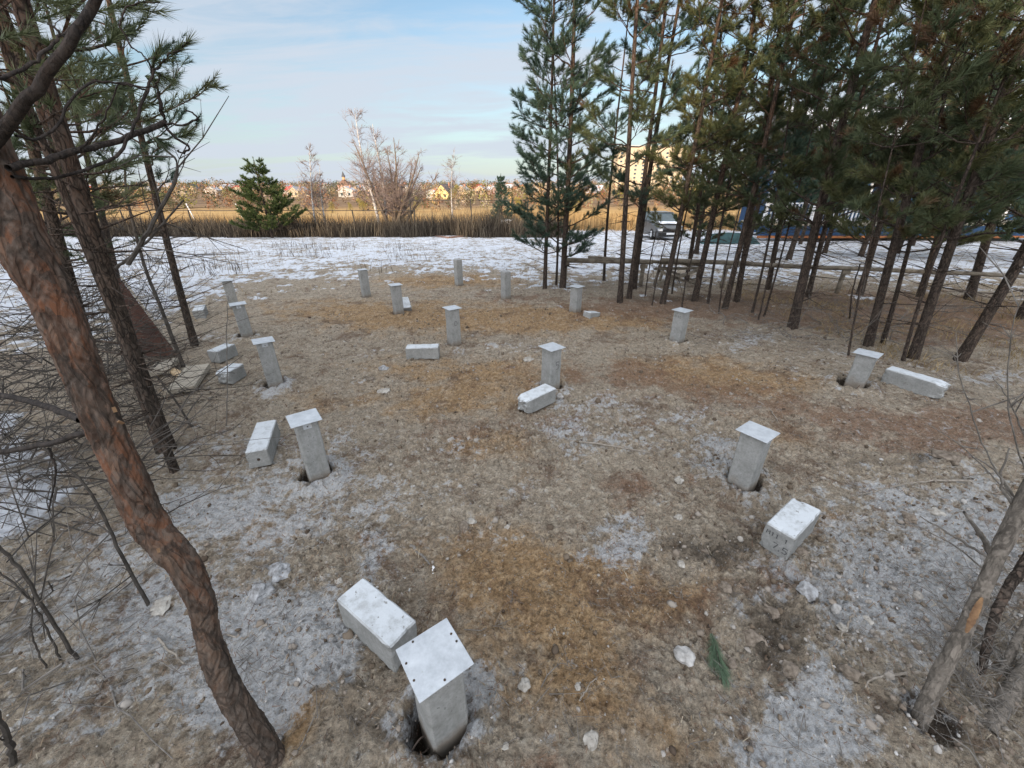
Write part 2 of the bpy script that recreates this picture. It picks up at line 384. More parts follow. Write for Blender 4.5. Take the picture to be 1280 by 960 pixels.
DARK = [(1100, 620, 120, 40, .35), (1050, 840, 60, 40, .5), (620, 540, 120, 20, .35), (350, 620, 60, 30, .3), (1030, 378, 190, 16, .7), (1200, 420, 120, 16, .5), (830, 372, 90, 8, .5),  # dark damp earth
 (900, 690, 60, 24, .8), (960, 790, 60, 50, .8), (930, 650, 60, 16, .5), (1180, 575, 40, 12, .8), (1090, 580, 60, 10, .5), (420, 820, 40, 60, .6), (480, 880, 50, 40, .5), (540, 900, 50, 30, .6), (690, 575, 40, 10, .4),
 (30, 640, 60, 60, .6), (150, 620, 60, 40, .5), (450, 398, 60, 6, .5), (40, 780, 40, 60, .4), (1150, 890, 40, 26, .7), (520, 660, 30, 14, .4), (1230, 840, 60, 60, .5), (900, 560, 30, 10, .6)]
def blobs(L, px, py):
    o = np.zeros_like(px)
    for x, y, rx, ry, a in L:
        m = (np.abs(px - x) < 3 * rx) & (np.abs(py - y) < 3 * ry)
        o[m] += a * np.exp(-(((px[m] - x) / rx) ** 2 + ((py[m] - y) / ry) ** 2))
    return o
def ground_fields(X, Y):
    """returns z, frost, snow, orange, red, dark"""
    z = Hs(X, Y)
    PX, PY = proj(X, np.maximum(Y, .05), z)
    wx = fbm(X * 1.6, Y * 1.6, 3, 91); wy = fbm(X * 1.6, Y * 1.6, 3, 92)
    sc = np.clip(240 / np.maximum(Y, .8), 12, 260)
    qx = PX + wx * sc * .55; qy = PY + wy * sc * .28
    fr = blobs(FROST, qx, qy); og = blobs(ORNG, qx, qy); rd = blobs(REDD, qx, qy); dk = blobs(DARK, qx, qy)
    near = ss(60, 25, Y)
    sd = snow_edge_sd(PX, PY)                 # >0 beyond the edge
    wid = np.clip(130 / np.maximum(Y, 1) , 3, 24)
    sn = ss(-wid * .9, wid * 1.5, sd + 3 + 9 * ss(300, 230, PX) + wid * (2.4 * fbm(X * .7, Y * .7, 3, 55) + 3.2 * fbm(X * 3.2, Y * 3.2, 4, 56))) * ss(1.5, 3.5, Y)
    lw = np.exp(-(((PX + 30) / 150) ** 2 + ((PY - 600) / 120) ** 2)) * (X < -1.6)
    sn = np.clip(np.maximum(sn, ss(.35, .8, lw + .35 * fbm(X * 2, Y * 2, 3, 57))), 0, 1)
    sn = sn * ss(46, 38, Y + 4 * fbm(X * .1, Y * .1, 2, 8))
    # relief
    t1 = fbm(X * .9, Y * .9, 3, 3); t2 = fbm(X * 5, Y * 5, 4, 5); t3 = fbm(X * 22, Y * 22, 3, 6)
    bil = 1 - np.abs(fbm(X * 9, Y * 9, 3, 21)) * 3.4
    rough = np.clip(blobs([(980, 780, 90, 70, 1.), (900, 680, 70, 40, .7), (900, 575, 50, 34, .8), (1150, 700, 130, 90, .55), (420, 840, 40, 60, .5), (690, 545, 120, 24, .6), (350, 715, 50, 30, .6), (470, 670, 60, 18, .6), (700, 820, 100, 60, .25), (1160, 575, 60, 18, .8)], PX, PY), 0, 1.1)
    nearm = ss(40, 12, Y)
    z = z + nearm * (.035 * t1 + .022 * t2 + .013 * t3)
    z = z + nearm * rough * (.032 * np.clip(bil, -.4, 1) + .034 * t2)
    cell = np.abs(fbm(X * 32, Y * 32, 2, 77))
    z = z + nearm * (.009 + .008 * rough) * (1 - cell * 4) + nearm * .008 * np.clip(bil, -.3, 1)
    z = z + (Y > 14) * ss(14, 40, Y) * .12 * fbm(X * .15, Y * .15, 3, 4) + sn * .02 * (1 + t2)
    z = z + ss(90, 160, Y) * 1.0 * fbm(X * .01, Y * .01, 3, 14)
    # holes beside the piles
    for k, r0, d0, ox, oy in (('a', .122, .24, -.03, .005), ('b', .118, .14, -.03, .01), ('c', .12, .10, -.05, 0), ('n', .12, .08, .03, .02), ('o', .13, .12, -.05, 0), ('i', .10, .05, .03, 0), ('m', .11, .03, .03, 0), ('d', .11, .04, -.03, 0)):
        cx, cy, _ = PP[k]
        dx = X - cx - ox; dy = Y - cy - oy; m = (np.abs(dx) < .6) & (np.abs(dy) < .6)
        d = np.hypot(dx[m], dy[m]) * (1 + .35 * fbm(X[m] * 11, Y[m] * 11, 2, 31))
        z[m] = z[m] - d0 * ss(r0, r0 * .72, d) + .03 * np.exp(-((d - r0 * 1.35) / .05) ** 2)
        dk[m] += 1.3 * ss(r0 * 1.05, r0 * .75, d); fr[m] += .35 * np.exp(-((d - r0 * 1.5) / .07) ** 2)  # soil colour darkened inside each hole as painted recess shade
    for k in PP:      # soil heaped against every shaft, contact shade painted into its colour
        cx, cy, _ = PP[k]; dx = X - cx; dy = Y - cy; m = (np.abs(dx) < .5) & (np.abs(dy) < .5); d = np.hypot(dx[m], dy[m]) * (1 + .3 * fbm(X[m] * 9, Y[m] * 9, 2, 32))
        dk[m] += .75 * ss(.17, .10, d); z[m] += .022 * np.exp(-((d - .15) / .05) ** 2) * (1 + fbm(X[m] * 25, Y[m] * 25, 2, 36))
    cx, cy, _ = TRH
    d = np.hypot(X - cx, Y - cy); m = d < .5; z[m] = z[m] - .05 * ss(.11, .06, d[m]); dk[m] += .9 * ss(.13, .07, d[m])  # pit colour darkened too, as painted recess shade
    return z, fr, sn, og, rd, dk
TRH = gp(1165, 898)
Z, FRm, SNm, OGm, RDm, DKm = ground_fields(GX, GY)
ny, nx = GX.shape
V = np.stack([GX.ravel(), GY.ravel(), Z.ravel()], -1)
i = np.arange(ny - 1)[:, None] * nx; j = np.arange(nx - 1)[None]
Q = np.stack([i + j, i + j + 1, i + nx + j + 1, i + nx + j], -1).reshape(-1, 4)
gme = mesh_np('ground', V, Q, None, True)
def attr(me, name, A):
    a = me.attributes.new(name, 'FLOAT', 'POINT'); a.data.foreach_set('value', A.ravel().astype(np.float32))
attr(gme, 'frost', FRm); attr(gme, 'snow', SNm); attr(gme, 'sandy', OGm); attr(gme, 'litter', RDm); attr(gme, 'damp_shade', DKm)  # last mask: dark earth plus shade painted at shafts and in holes
def mat_ground():
    m, nt, b = M_('ground_soil_snow_field')
    v = objv(nt)
    def A(n):
        a = nt.nodes.new('ShaderNodeAttribute'); a.attribute_name = n; return a.outputs['Fac']
    nf = noise_n(nt, v, 3.5, 9, .68, .3); nm = noise_n(nt, v, 16, 9, .72); nh = noise_n(nt, v, 70, 6, .75); nx_ = noise_n(nt, v, 260, 3, .7)
    gr = ramp(nt, nm, [(.28, (.18, .145, .108)), (.5, (.33, .28, .215)), (.72, (.50, .45, .37))])
    sand = ramp(nt, nm, [(.28, (.18, .112, .058)), (.5, (.33, .222, .122)), (.72, (.50, .37, .225))])
    red = ramp(nt, nh, [(.3, (.085, .045, .03)), (.5, (.19, .11, .07)), (.7, (.34, .23, .165))])
    def soft(a, n, lo, hi, k=1.):
        return mrange(nt, mth(nt, 'ADD', a, mth(nt, 'MULTIPLY', mth(nt, 'SUBTRACT', n, .5), k)), lo, hi)
    c = mixc(nt, soft(A('sandy'), nf, .05, .75, 1.9), gr, sand)
    c = mixc(nt, mth(nt, 'MULTIPLY', soft(A('litter'), nf, .25, .75, 2.4), mrange(nt, nh, .35, .6, .35, .95)), c, red)
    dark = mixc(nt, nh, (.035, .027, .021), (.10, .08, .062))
    c = mixc(nt, soft(A('damp_shade'), nm, .35, 1., .9), c, dark)
    ncl = noise_n(nt, v, 8, 12, .82, .4); ncr = noise_n(nt, v, 5, 12, .85, .2)
    c = mixc(nt, mrange(nt, ncl, .54, .63, 0, .72), c, dark)
    c = mixc(nt, mrange(nt, noise_n(nt, v, 2.3, 13, .82, .5), .515, .60, 0, .68), c, mixc(nt, nh, (.07, .042, .028), (.17, .105, .07)))
    c = mixc(nt, mrange(nt, ncr, .53, .64, 0, .65), c, mixc(nt, nh, (.34, .29, .22), (.52, .47, .39)))
    c = mixc(nt, 1., c, ramp(nt, noise_n(nt, v, 60, 8, .7), [(.34, (.58, .57, .56)), (.48, (1., 1., 1.)), (.64, (1.35, 1.33, 1.3))]), 'MULTIPLY')
    # speckle of crumbs and chips
    vo = nt.nodes.new('ShaderNodeTexVoronoi'); vo.inputs['Scale'].default_value = 75; nt.links.new(v, vo.inputs['Vector'])
    chip = mth(nt, 'MULTIPLY', mrange(nt, vo.outputs['Distance'], .18, .3, 1, 0), mrange(nt, noise_n(nt, v, 31, 2), .5, .58))
    c = mixc(nt, mth(nt, 'MULTIPLY', chip, .6), c, (.46, .43, .38))
    c = mixc(nt, mrange(nt, nx_, .3, .5, .4, 0), c, (.06, .048, .036))
    frost = mixc(nt, nh, (.36, .375, .39), (.62, .64, .655))
    ff = mth(nt, 'ADD', soft(mth(nt, 'ADD', A('frost'), .12), mth(nt, 'ADD', mth(nt, 'MULTIPLY', nm, .6), mth(nt, 'MULTIPLY', nf, .4)), .45, .9, 4.2), 0)
    ff = mth(nt, 'MULTIPLY', ff, mrange(nt, nh, .33, .55, .35, 1))
    c = mixc(nt, mth(nt, 'MULTIPLY', ff, .85), c, frost)
    # far field beyond the fence: dry straw
    ge = nt.nodes.new('ShaderNodeNewGeometry'); sx = nt.nodes.new('ShaderNodeSeparateXYZ'); nt.links.new(ge.outputs['Position'], sx.inputs[0])
    vf = objv(nt, (.25, 1, 1)); nfar = noise_n(nt, vf, .25, 8, .7)
    field = ramp(nt, nfar, [(.3, (.28, .15, .055)), (.5, (.46, .28, .11)), (.7, (.55, .37, .16))])
    vill = ramp(nt, noise_n(nt, v, .06, 8, .75), [(.3, (.10, .065, .04)), (.5, (.22, .14, .08)), (.7, (.34, .22, .12))])
    c = mixc(nt, mrange(nt, sx.outputs[1], 34, 44), c, field)
    c = mixc(nt, mrange(nt, sx.outputs[1], 120, 170), c, vill)
    # snow with stubble poking through
    vg = objv(nt, (1, .55, 1))
    ng = noise_n(nt, vg, 4.5, 10, .8); ng2 = noise_n(nt, v, 1.1, 4, .6)
    thr = mth(nt, 'ADD', mth(nt, 'MULTIPLY', ng, .75), mth(nt, 'MULTIPLY', ng2, .35))
    s0 = mth(nt, 'ADD', A('snow'), mth(nt, 'MULTIPLY', mth(nt, 'SUBTRACT', thr, .492), -5.2))
    sf = mrange(nt, s0, .32, .78)
    snow = mixc(nt, noise_n(nt, v, 30, 3), (.58, .61, .66), (.72, .74, .77))
    c = mixc(nt, sf, c, snow)
    nt.links.new(c, b.inputs['Base Color']); b.inputs['Roughness'].default_value = .95; b.inputs['Specular IOR Level'].default_value = .12
    h = mth(nt, 'ADD', mth(nt, 'MULTIPLY', nm, 1.3), mth(nt, 'MULTIPLY', nh, .7))
    h = mth(nt, 'ADD', h, mth(nt, 'MULTIPLY', chip, .35))
    h = mth(nt, 'ADD', h, mth(nt, 'MULTIPLY', sf, .3))
    n = bump(nt, b, h, 1., .03)
    bump(nt, b, nx_, .5, .003, n)
    return m
gme.materials.append(mat_ground())
go = bpy.data.objects.new('ground', gme); COL.objects.link(go); tag(go, kind='structure')
def zg(x, y):
    z = ground_fields(np.array([[float(x)]]), np.array([[float(y)]]))[0]
    return float(z[0, 0])

# ------------------------------------------------------------------ gravel, litter (stuff)
ico_v = None
def ico():
    bm = bmesh.new(); bmesh.ops.create_icosphere(bm, subdivisions=1, radius=1)
    v = np.array([x.co[:] for x in bm.verts]); f = np.array([[q.index for q in p.verts] for p in bm.faces]); bm.free(); return v, f
ICV, ICF = ico()
def scatter_px(n, x0, x1, y0, y1, pw=1.):
    px = rng.uniform(x0, x1, n); py = y0 + (y1 - y0) * rng.uniform(0, 1, n) ** pw
    u, v = px - 640, py - 480; dy = F * cP - v * sP; dz = F * sP + v * cP; t = CH / dz
    return u * t, dy * t
def gravel():
    n = 26000
    X = rng.uniform(-5, 5.5, n * 3); Y = rng.uniform(.3, 9, n * 3)
    keep = rng.uniform(0, 1, n * 3) < np.clip(1.5 / np.maximum(Y, .8) ** 1.3, 0, 1)
    X, Y = X[keep][:n], Y[keep][:n]
    z, fr, sn, og, rd, dk = ground_fields(X[None], Y[None]); z, fr, sn, og, dk = z[0], fr[0], sn[0], og[0], dk[0]
    PX, PY = proj(X, Y, z)
    den = .22 + .5 * ss(950, 1150, PX) * ss(560, 640, PY) + .35 * fr + .4 * dk + .25 * (fbm(X * 1.5, Y * 1.5, 3, 12) > .1)
    k = (rng.uniform(0, 1, len(X)) < den) & (sn < .3)
    X, Y, z, PX, PY = X[k], Y[k], z[k], PX[k], PY[k]
    m = len(X); s = .0035 * rng.lognormal(0, .55, m) * (1 + .9 * ss(950, 1150, PX) * ss(560, 640, PY)); s = np.clip(s, .0025, .02)
    q = rng.normal(size=(m, 3, 3)); q, _ = np.linalg.qr(q)
    sc = rng.uniform(.55, 1.2, (m, 1, 3))
    base = ICV[None] * (1 + rng.uniform(-.22, .22, (m, len(ICV), 1))) * sc
    Vv = np.einsum('mij,mkj->mki', q, base) * s[:, None, None]
    Vv[:, :, 0] += X[:, None]; Vv[:, :, 1] += Y[:, None]; Vv[:, :, 2] += (z + s * .25)[:, None]
    T = ICF[None] + (np.arange(m) * len(ICV))[:, None, None]
    me = mesh_np('gravel', Vv.reshape(-1, 3), None, T.reshape(-1, 3), False)
    a = me.attributes.new('tone', 'FLOAT', 'POINT'); a.data.foreach_set('value', np.repeat(rng.uniform(0, 1, m), len(ICV)).astype(np.float32))
    mt, nt, b = M_('gravel_chips'); at = nt.nodes.new('ShaderNodeAttribute'); at.attribute_name = 'tone'
    c = ramp(nt, at.outputs['Fac'], [(0, (.12, .09, .065)), (.35, (.2, .165, .13)), (.8, (.27, .245, .215)), (1, (.42, .41, .39))])
    nt.links.new(c, b.inputs['Base Color']); b.inputs['Roughness'].default_value = .9
    me.materials.append(mt)
    o = bpy.data.objects.new('gravel', me); COL.objects.link(o); tag(o, 'loose pale and brown gravel chips strewn over the bare soil', 'gravel', kind='stuff')
gravel()
def litter():
    # fallen needles and fine straw: short thin slivers lying on the soil
    n = 52000
    X = rng.uniform(-5, 7, n); Y = rng.uniform(.3, 10, n)
    keep = rng.uniform(0, 1, n) < np.clip(1.9 / np.maximum(Y, .8), 0, 1); X, Y = X[keep], Y[keep]
    cl = fbm(X * 1.3, Y * 1.3, 3, 66) + .25
    k = rng.uniform(-.2, .5, len(X)) < cl; X, Y = X[k], Y[k]
    L = rng.uniform(.008, .032, len(X)) * (1 + .15 * Y); a = rng.uniform(0, math.pi, len(X)); w = .0006 + .0005 * Y
    dx, dy = np.cos(a) * L, np.sin(a) * L
    z, fr, sn, *_ = ground_fields(X[None], Y[None]); z2 = ground_fields((X + dx)[None], (Y + dy)[None])[0]
    z = z[0] + .003; z2 = z2[0] + .003 + rng.uniform(0, .008, len(X)); k = sn[0] < .5
    X, Y, z, z2, dx, dy, w, L = [q[k] for q in (X, Y, z, z2, dx, dy, w, L)]
    nxx, nyy = -dy / L * w, dx / L * w
    Vv = np.stack([np.stack([X - nxx, Y - nyy, z], -1), np.stack([X + nxx, Y + nyy, z], -1), np.stack([X + dx + nxx, Y + dy + nyy, z2], -1), np.stack([X + dx - nxx, Y + dy - nyy, z2], -1)], 1)
    Qq = np.arange(len(X) * 4).reshape(-1, 4)
    me = mesh_np('needle_litter', Vv.reshape(-1, 3), Qq)
    a = me.attributes.new('tone', 'FLOAT', 'POINT'); a.data.foreach_set('value', np.repeat(rng.uniform(0, 1, len(X)), 4).astype(np.float32))
    mt, nt, b = M_('fallen_needles'); at = nt.nodes.new('ShaderNodeAttribute'); at.attribute_name = 'tone'
    c = ramp(nt, at.outputs['Fac'], [(0, (.07, .035, .022)), (.5, (.17, .1, .06)), (.8, (.28, .21, .13)), (1, (.42, .37, .28))])
    nt.links.new(c, b.inputs['Base Color']); b.inputs['Roughness'].default_value = .9
    me.materials.append(mt)
    o = bpy.data.objects.new('needle_litter', me); COL.objects.link(o); tag(o, 'fallen brown pine needles and straw scattered over the soil', 'litter', kind='stuff')
litter()
def blades(name, X, Y, Hh, w, mat, label, cat, lean=.25, zoff=0, nseg=1):
    n = len(X); z = Hs(X, Y) + zoff
    a = rng.uniform(0, 2 * math.pi, n); l = rng.normal(0, lean, (n, 2)) * Hh[:, None]
    wx, wy = np.cos(a) * w, np.sin(a) * w
    b0 = np.stack([X - wx, Y - wy, z - .03], -1); b1 = np.stack([X + wx, Y + wy, z - .03], -1)
    m0 = np.stack([X - wx * .8 + l[:, 0] * .35, Y - wy * .8 + l[:, 1] * .35, z + Hh * .55], -1); m1 = np.stack([X + wx * .8 + l[:, 0] * .35, Y + wy * .8 + l[:, 1] * .35, z + Hh * .55], -1)
    tp = np.stack([X + l[:, 0], Y + l[:, 1], z + Hh], -1)
    Vv = np.stack([b0, b1, m1, m0, tp], 1).reshape(-1, 3); o = np.arange(n)[:, None] * 5
    Qq = o + np.array([[0, 1, 2, 3]]); T = o + np.array([[3, 2, 4]])
    me = mesh_np(name, Vv, Qq, T)
    at = me.attributes.new('tone', 'FLOAT', 'POINT'); at.data.foreach_set('value', np.repeat(rng.uniform(0, 1, n), 5).astype(np.float32))
    me.materials.append(mat); ob = bpy.data.objects.new(name, me); COL.objects.link(ob); tag(ob, label, cat, kind='stuff')
def mat_tone(name, cols):
    mt, nt, b = M_(name); at = nt.nodes.new('ShaderNodeAttribute'); at.attribute_name = 'tone'
    k = len(cols) - 1
    c = ramp(nt, at.outputs['Fac'], [(q / k, col) for q, col in enumerate(cols)])
    nt.links.new(c, b.inputs['Base Color']); b.inputs['Roughness'].default_value = .9; b.inputs['Specular IOR Level'].default_value = .15
    return mt
weed = mat_tone('dry_weed', [(.035, .028, .022), (.065, .052, .04), (.10, .082, .062), (.17, .14, .10)])
straw = mat_tone('dry_straw', [(.17, .12, .06), (.27, .2, .1), (.36, .27, .15)])
reed = mat_tone('golden_reed', [(.22, .14, .065), (.34, .22, .1), (.42, .30, .15)])
# stubble in the snow
n = 26000
X = rng.uniform(-24, 18, n); Y = rng.uniform(5.5, 27, n)
z_, _, sn_, *_ = ground_fields(X[None], Y[None]); PXs, PYs = proj(X, Y, z_[0])
dn = np.clip(.12 + .55 * (fbm(X * .5, Y * .5, 3, 41) > .12) * (PXs < 700) + .25 * ss(14, 8, Y), 0, 1) * (sn_[0] > .15)
dn = dn * np.where(PXs > 480, .45, 1)
k = rng.uniform(0, 1, n) < dn; X, Y = X[k], Y[k]
blades('stubble', X, Y, rng.uniform(.04, .15, len(X)), .006, straw, 'short dry grass stubble poking through the thin snow', 'grass', .6)
n = 900; cx = rng.uniform(-22, -3, 60); cy = rng.uniform(10, 22, 60); q = rng.integers(0, 60, n)
X = cx[q] + rng.normal(0, .35, n); Y = cy[q] + rng.normal(0, .3, n)
blades('weed_tufts', X, Y, rng.uniform(.15, .5, n), .007, weed, 'brown dry weed tufts standing in the snow on the left', 'weeds', .3)
# band of weeds along the fence
n = 36000
X = rng.uniform(-36, 3.5, n); Y = 28.9 + rng.gamma(2.2, 1.1, n) + 1.6 * fbm(X * .35, X * 0, 3, 3)
Hh = (.25 + rng.gamma(3., .19, n)).clip(.2, 1.6) * (1 + .75 * fbm(X * .45, Y * .45, 3, 9)) * (1 + .15 * ss(-12, -2, X))
blades('dry_weeds', X, Y, Hh, .016, weed, 'thick band of tall dead brown weeds along the fence', 'weeds', .24)
n = 26000
X = rng.uniform(-60, 30, n); Y = rng.uniform(38, 66, n); Hh = rng.uniform(.5, 1.1, n) * (1 + .7 * ss(-12, 0, X))
blades('golden_reeds', X, Y, Hh, .03, reed, 'sunlit golden reeds in the field beyond the fence', 'reeds', .12)
# litter grass under right grove
n = 16000; X = rng.uniform(2.0, 12, n); Y = rng.uniform(3.6, 9.5, n)
_, _, sn_, *_ = ground_fields(X[None], Y[None]); k = (fbm(X * 1.1, Y * 1.1, 3, 88) > -.02) & (sn_[0] < .5) & (X > 4.6 - .0 * Y) & (Y > 4.2)
X, Y = X[k], Y[k]
blades('dry_grass', X, Y, rng.uniform(.03, .14, len(X)), .004, straw, 'sparse dry yellow grass under the pines on the right', 'grass', .9)

# ------------------------------------------------------------------ piles
def block_bm(size, bev=.008, cuts=10, amp=.0022, seed=0, broken=None, taper=0):
    """chamfered rough concrete prism; centre at the origin"""
    bm = bmesh.new(); bmesh.ops.create_cube(bm, size=1)
    for v in bm.verts: v.co = Vector((v.co.x * size[0], v.co.y * size[1], v.co.z * size[2]))
    bmesh.ops.bevel(bm, geom=list(bm.edges), offset=bev, segments=1, affect='EDGES')
    bmesh.ops.subdivide_edges(bm, edges=[e for e in bm.edges if e.calc_length() > .05], cuts=cuts, use_grid_fill=True)
    so = Vector((seed * 3.7, seed * 1.3, seed * 7.1))
    for v in bm.verts:
        n = mn.noise_vector(v.co * 14 + so) * amp + mn.noise_vector(v.co * 60 + so) * amp * .45
        # chipped edges
        near = sum(1 for k in range(3) if abs(abs(v.co[k]) - size[k] / 2) < bev * 1.3)
        if near >= 2:
            c = mn.noise(v.co * 22 + so * 2)
            if c > .25: n -= v.co.normalized() * (c - .25) * .03
        v.co += n
        if broken:
            t = (v.co.x / size[0]) + .5
            if t > .78:
                k = (t - .78) / .22
                r = mn.noise(Vector((0, v.co.y, v.co.z)) * 16 + so) * .5 + .55
                v.co.x -= k * broken * r
                v.co.y *= 1 - k * .22 * (1 + mn.noise(v.co * 20 + so)); v.co.z *= 1 - k * .22 * (1 + mn.noise(v.co * 20 - so))
                v.co += mn.noise_vector(v.co * 45 + so) * .012 * k
    return bm
def bm_arrays(bm):
    bm.verts.index_update(); bm.verts.ensure_lookup_table()
    V = np.array([v.co[:] for v in bm.verts]); Qs = []; Ts = []
    for f in list(bm.faces):
        if len(f.verts) > 4: bmesh.ops.triangulate(bm, faces=[f])
    for f in bm.faces:
        ix = [v.index for v in f.verts]; (Qs if len(ix) == 4 else Ts).append(ix)
    return V, (np.array(Qs) if Qs else None), (np.array(Ts) if Ts else None)
def geo_bm(bm, M=None):
    V, Qs, Ts = bm_arrays(bm); bm.free()
    if M is not None:
        M = np.array(M); V = V @ M[:3, :3].T + M[:3, 3]
    g = Geo(); g.add(V, Qs, Ts); return g
PL = {
 'a': ('nearest pile with a hole-dotted square steel cap, in a dark hole beside an offcut', 1),
 'b': ('capped pile in a small hole right of the offcut with a holed end', 1),
 'c': ('capped leaning-looking pile by the two offcuts left, wire loop on its side', 1),
 'd': ('capped pile with thin snow-white plate, directly in front of another pile by the snow edge', 1),
 'e': ('rearmost left pile at the snow edge, mostly hidden behind a nearer capped pile', 1),
 'f': ('small far pile standing alone at the snow edge, with thin pale top', 2),
 'g': ('far capped pile with a stained face and a small tilted offcut leaning at its foot', 1),
 'h': ('capped pile with dark streaked face, right behind the short grey offcut in mid ground', 1),
 'i': ('capped pile with a pencilled figure 5, standing behind the offcut with a broken end', 1),
 'j': ('bare topped square post, farthest pile at the edge of the snow', 0),
 'k': ('bare topped square post left of the first slim pine of the grove', 0),
 'l': ('capped pile in front of the pines with a small tilted offcut at its right foot', 1),
 'm': ('capped pile with scribbled marks before the thick pine row, right of centre', 1),
 'n': ('capped concrete pile with steel tab, standing upslope of the squat offcut with written end', 1),
 'o': ('short capped pile farthest right, beside the long mossy concrete block', 1)}
TAB = {'b': 0, 'c': 0, 'd': 0, 'n': 0, 'o': 0}
SV = R(9)
for idx, k in enumerate('abcdefghijklmno'):
    x, y, z = PP[k]
    if k == 'e': z = hz(x, y)
    t = thing('concrete_pile', (x, y, z - .02), PL[k][0], 'pile', 'concrete foundation piles')
    top = TOP if k not in 'jkf' else TOP + .015
    dpt = .40
    h = top - z + dpt
    Mx = Matrix.Translation((x, y, top - h / 2)) @ Matrix.Rotation(AX + R({'l': 6, 'o': 3, 'g': -4}.get(k, 0)), 4, 'Z')
    bm = block_bm((.15, .15, h), .009, 9, .0022, idx + 1)
    sh = geo_bm(bm, Mx).build('shaft', MAT['concrete'], t)
    ca = AX + R({'l': 8, 'o': 2, 'g': -4, 'a': -.5}.get(k, 0))
    if PL[k][1]:
        cs = .202 if PL[k][1] == 1 else .165; thk = .005
        bm = bmesh.new(); bmesh.ops.create_cube(bm, size=1)
        for v in bm.verts: v.co = Vector((v.co.x * cs, v.co.y * cs, v.co.z * thk))
        bmesh.ops.bevel(bm, geom=list(bm.edges), offset=.0015, segments=1, affect='EDGES')
        cap = geo_bm(bm, Matrix.Translation((x, y, top + .0045)) @ Matrix.Rotation(ca, 4, 'Z') @ Matrix.Rotation(R({'d': -1.5, 'c': 1.2, 'n': 1}.get(k, .3)), 4, 'Y')).build('cap_plate', MAT['plate'], t)
        if k in 'abcdno':
            g = Geo(); 
            def L(a, b, c): return np.array([x + a * math.cos(ca) - b * math.sin(ca), y + a * math.sin(ca) + b * math.cos(ca), c])
            if k != 'a':
                g.box(L(.0, -.0775 - .0035, top - .022), (.055, .003, .045), ca)
                tb = g.build('tab', MAT['plate'], cap)
                g = Geo(); g.tube([L(.0, -.0825, top - .026), L(0, -.0865, top - .026)], .005, 8, True); g.build('nail_hole', MAT['hole_disc'], cap)  # dark disc painted in for the tab's nail hole
            else:
                for (a, b) in ((-.088, -.03), (-.088, .035), (-.04, .09), (.085, .035), (.088, -.0), (-.005, -.088)):
                    g = Geo(); g.tube([L(a, b, top + .0068), L(a, b, top + .0088)], .0042, 10, True); g.build('hole_disc', MAT['hole_disc'], cap)  # dark discs painted in for the holes of the cap
    if k in 'abcd':
        g = Geo(); th = np.linspace(.35, 2 * math.pi - .35, 26)
        n_ = -1
        rr = {'a': .055, 'b': .06, 'c': .055, 'd': .05}[k]; zc = {'a': .06, 'b': top - .14, 'c': top - .2, 'd': top - .19}[k]
        c0 = np.array([x, y, 0]) + np.array([-e1[0], -e1[1], 0]) * (.078 + rr * .8)
        Pp = [c0 + np.array([e1[0] * math.cos(q) * rr, e1[1] * math.cos(q) * rr, 0]) + np.array([e2[0], e2[1], 0]) * .012 * math.sin(2 * q) + np.array([0, 0, zc + math.sin(q) * rr * .7]) for q in th]
        g.tube(Pp, .0035, 6); g.build('wire_loop', MAT['wire'], t)
# pencil marks
def mark_strokes(name, parent, strokes, O, U, W, w=.004, mat=None):
    g = Geo(); O = np.array(O); U = np.array(U); W = np.array(W); nrm = np.cross(U, W)
    for s in strokes:
        Pp = [O + U * a + W * b for a, b in s]; Pp = np.array(Pp)
        tt = np.gradient(Pp, axis=0); tt /= np.linalg.norm(tt, axis=1)[:, None]; sd = np.cross(tt, nrm) * w / 2
        Vv = np.concatenate([Pp - sd, Pp + sd]); m = len(Pp); q = np.arange(m - 1)
        g.add(Vv, np.stack([q, q + 1, q + 1 + m, q + m], -1))
    return g.build(name, mat or MAT['mark'], parent)
def face_frame(k, side):
    x, y, z = PP[k]; a = AX
    if side == 'R': out = np.array([e1[0] * 0 + math.sin(a), -math.cos(a), 0]); U = np.array([math.cos(a), math.sin(a), 0])
    else: out = np.array([-math.cos(a), -math.sin(a), 0]); U = np.array([math.sin(a), -math.cos(a), 0])
    return np.array([x, y, 0]) + out * .0785, U
roots = {o['label']: o for o in COL.objects if o.name.startswith('concrete_pile')}
five = [[(-.02, .045), (.0, .048), (.022, .045)], [(-.018, .045), (-.016, .012)], [(-.016, .012), (.006, .018), (.022, .004), (.024, -.016), (.01, -.033), (-.014, -.034)]]
O, U = face_frame('i', 'R'); mark_strokes('pencilled_figure', roots[PL['i'][0]], five, O + U * .015 + np.array([0, 0, .34]), U, (0, 0, 1), .006)
six = [[(.02 * math.sin(q) * 1.1, .03 * math.cos(q)) for q in np.linspace(-.8, 5.2, 16)]]
O, U = face_frame('h', 'R'); mark_strokes('pencilled_ring', roots[PL['h'][0]], six, O + np.array([0, 0, .33]), U, (0, 0, 1), .006)
zig = [[(-.05, .01), (-.04, .035), (-.03, .0), (-.02, .03)], [(0, .035), (.008, .0), (.02, .034), (.0, .015), (.022, .015)], [(.035, .035), (.03, .0), (.045, .004)]]
O, U = face_frame('m', 'L'); mark_strokes('pencilled_figure', roots[PL['m'][0]], zig, O + np.array([0, 0, .44]), U, (0, 0, 1), .004)
O, U = face_frame('o', 'R'); mark_strokes('pencilled_figure', roots[PL['o'][0]], zig, O + U * -.03 + np.array([0, 0, .435]), U, (0, 0, 1), .0035)

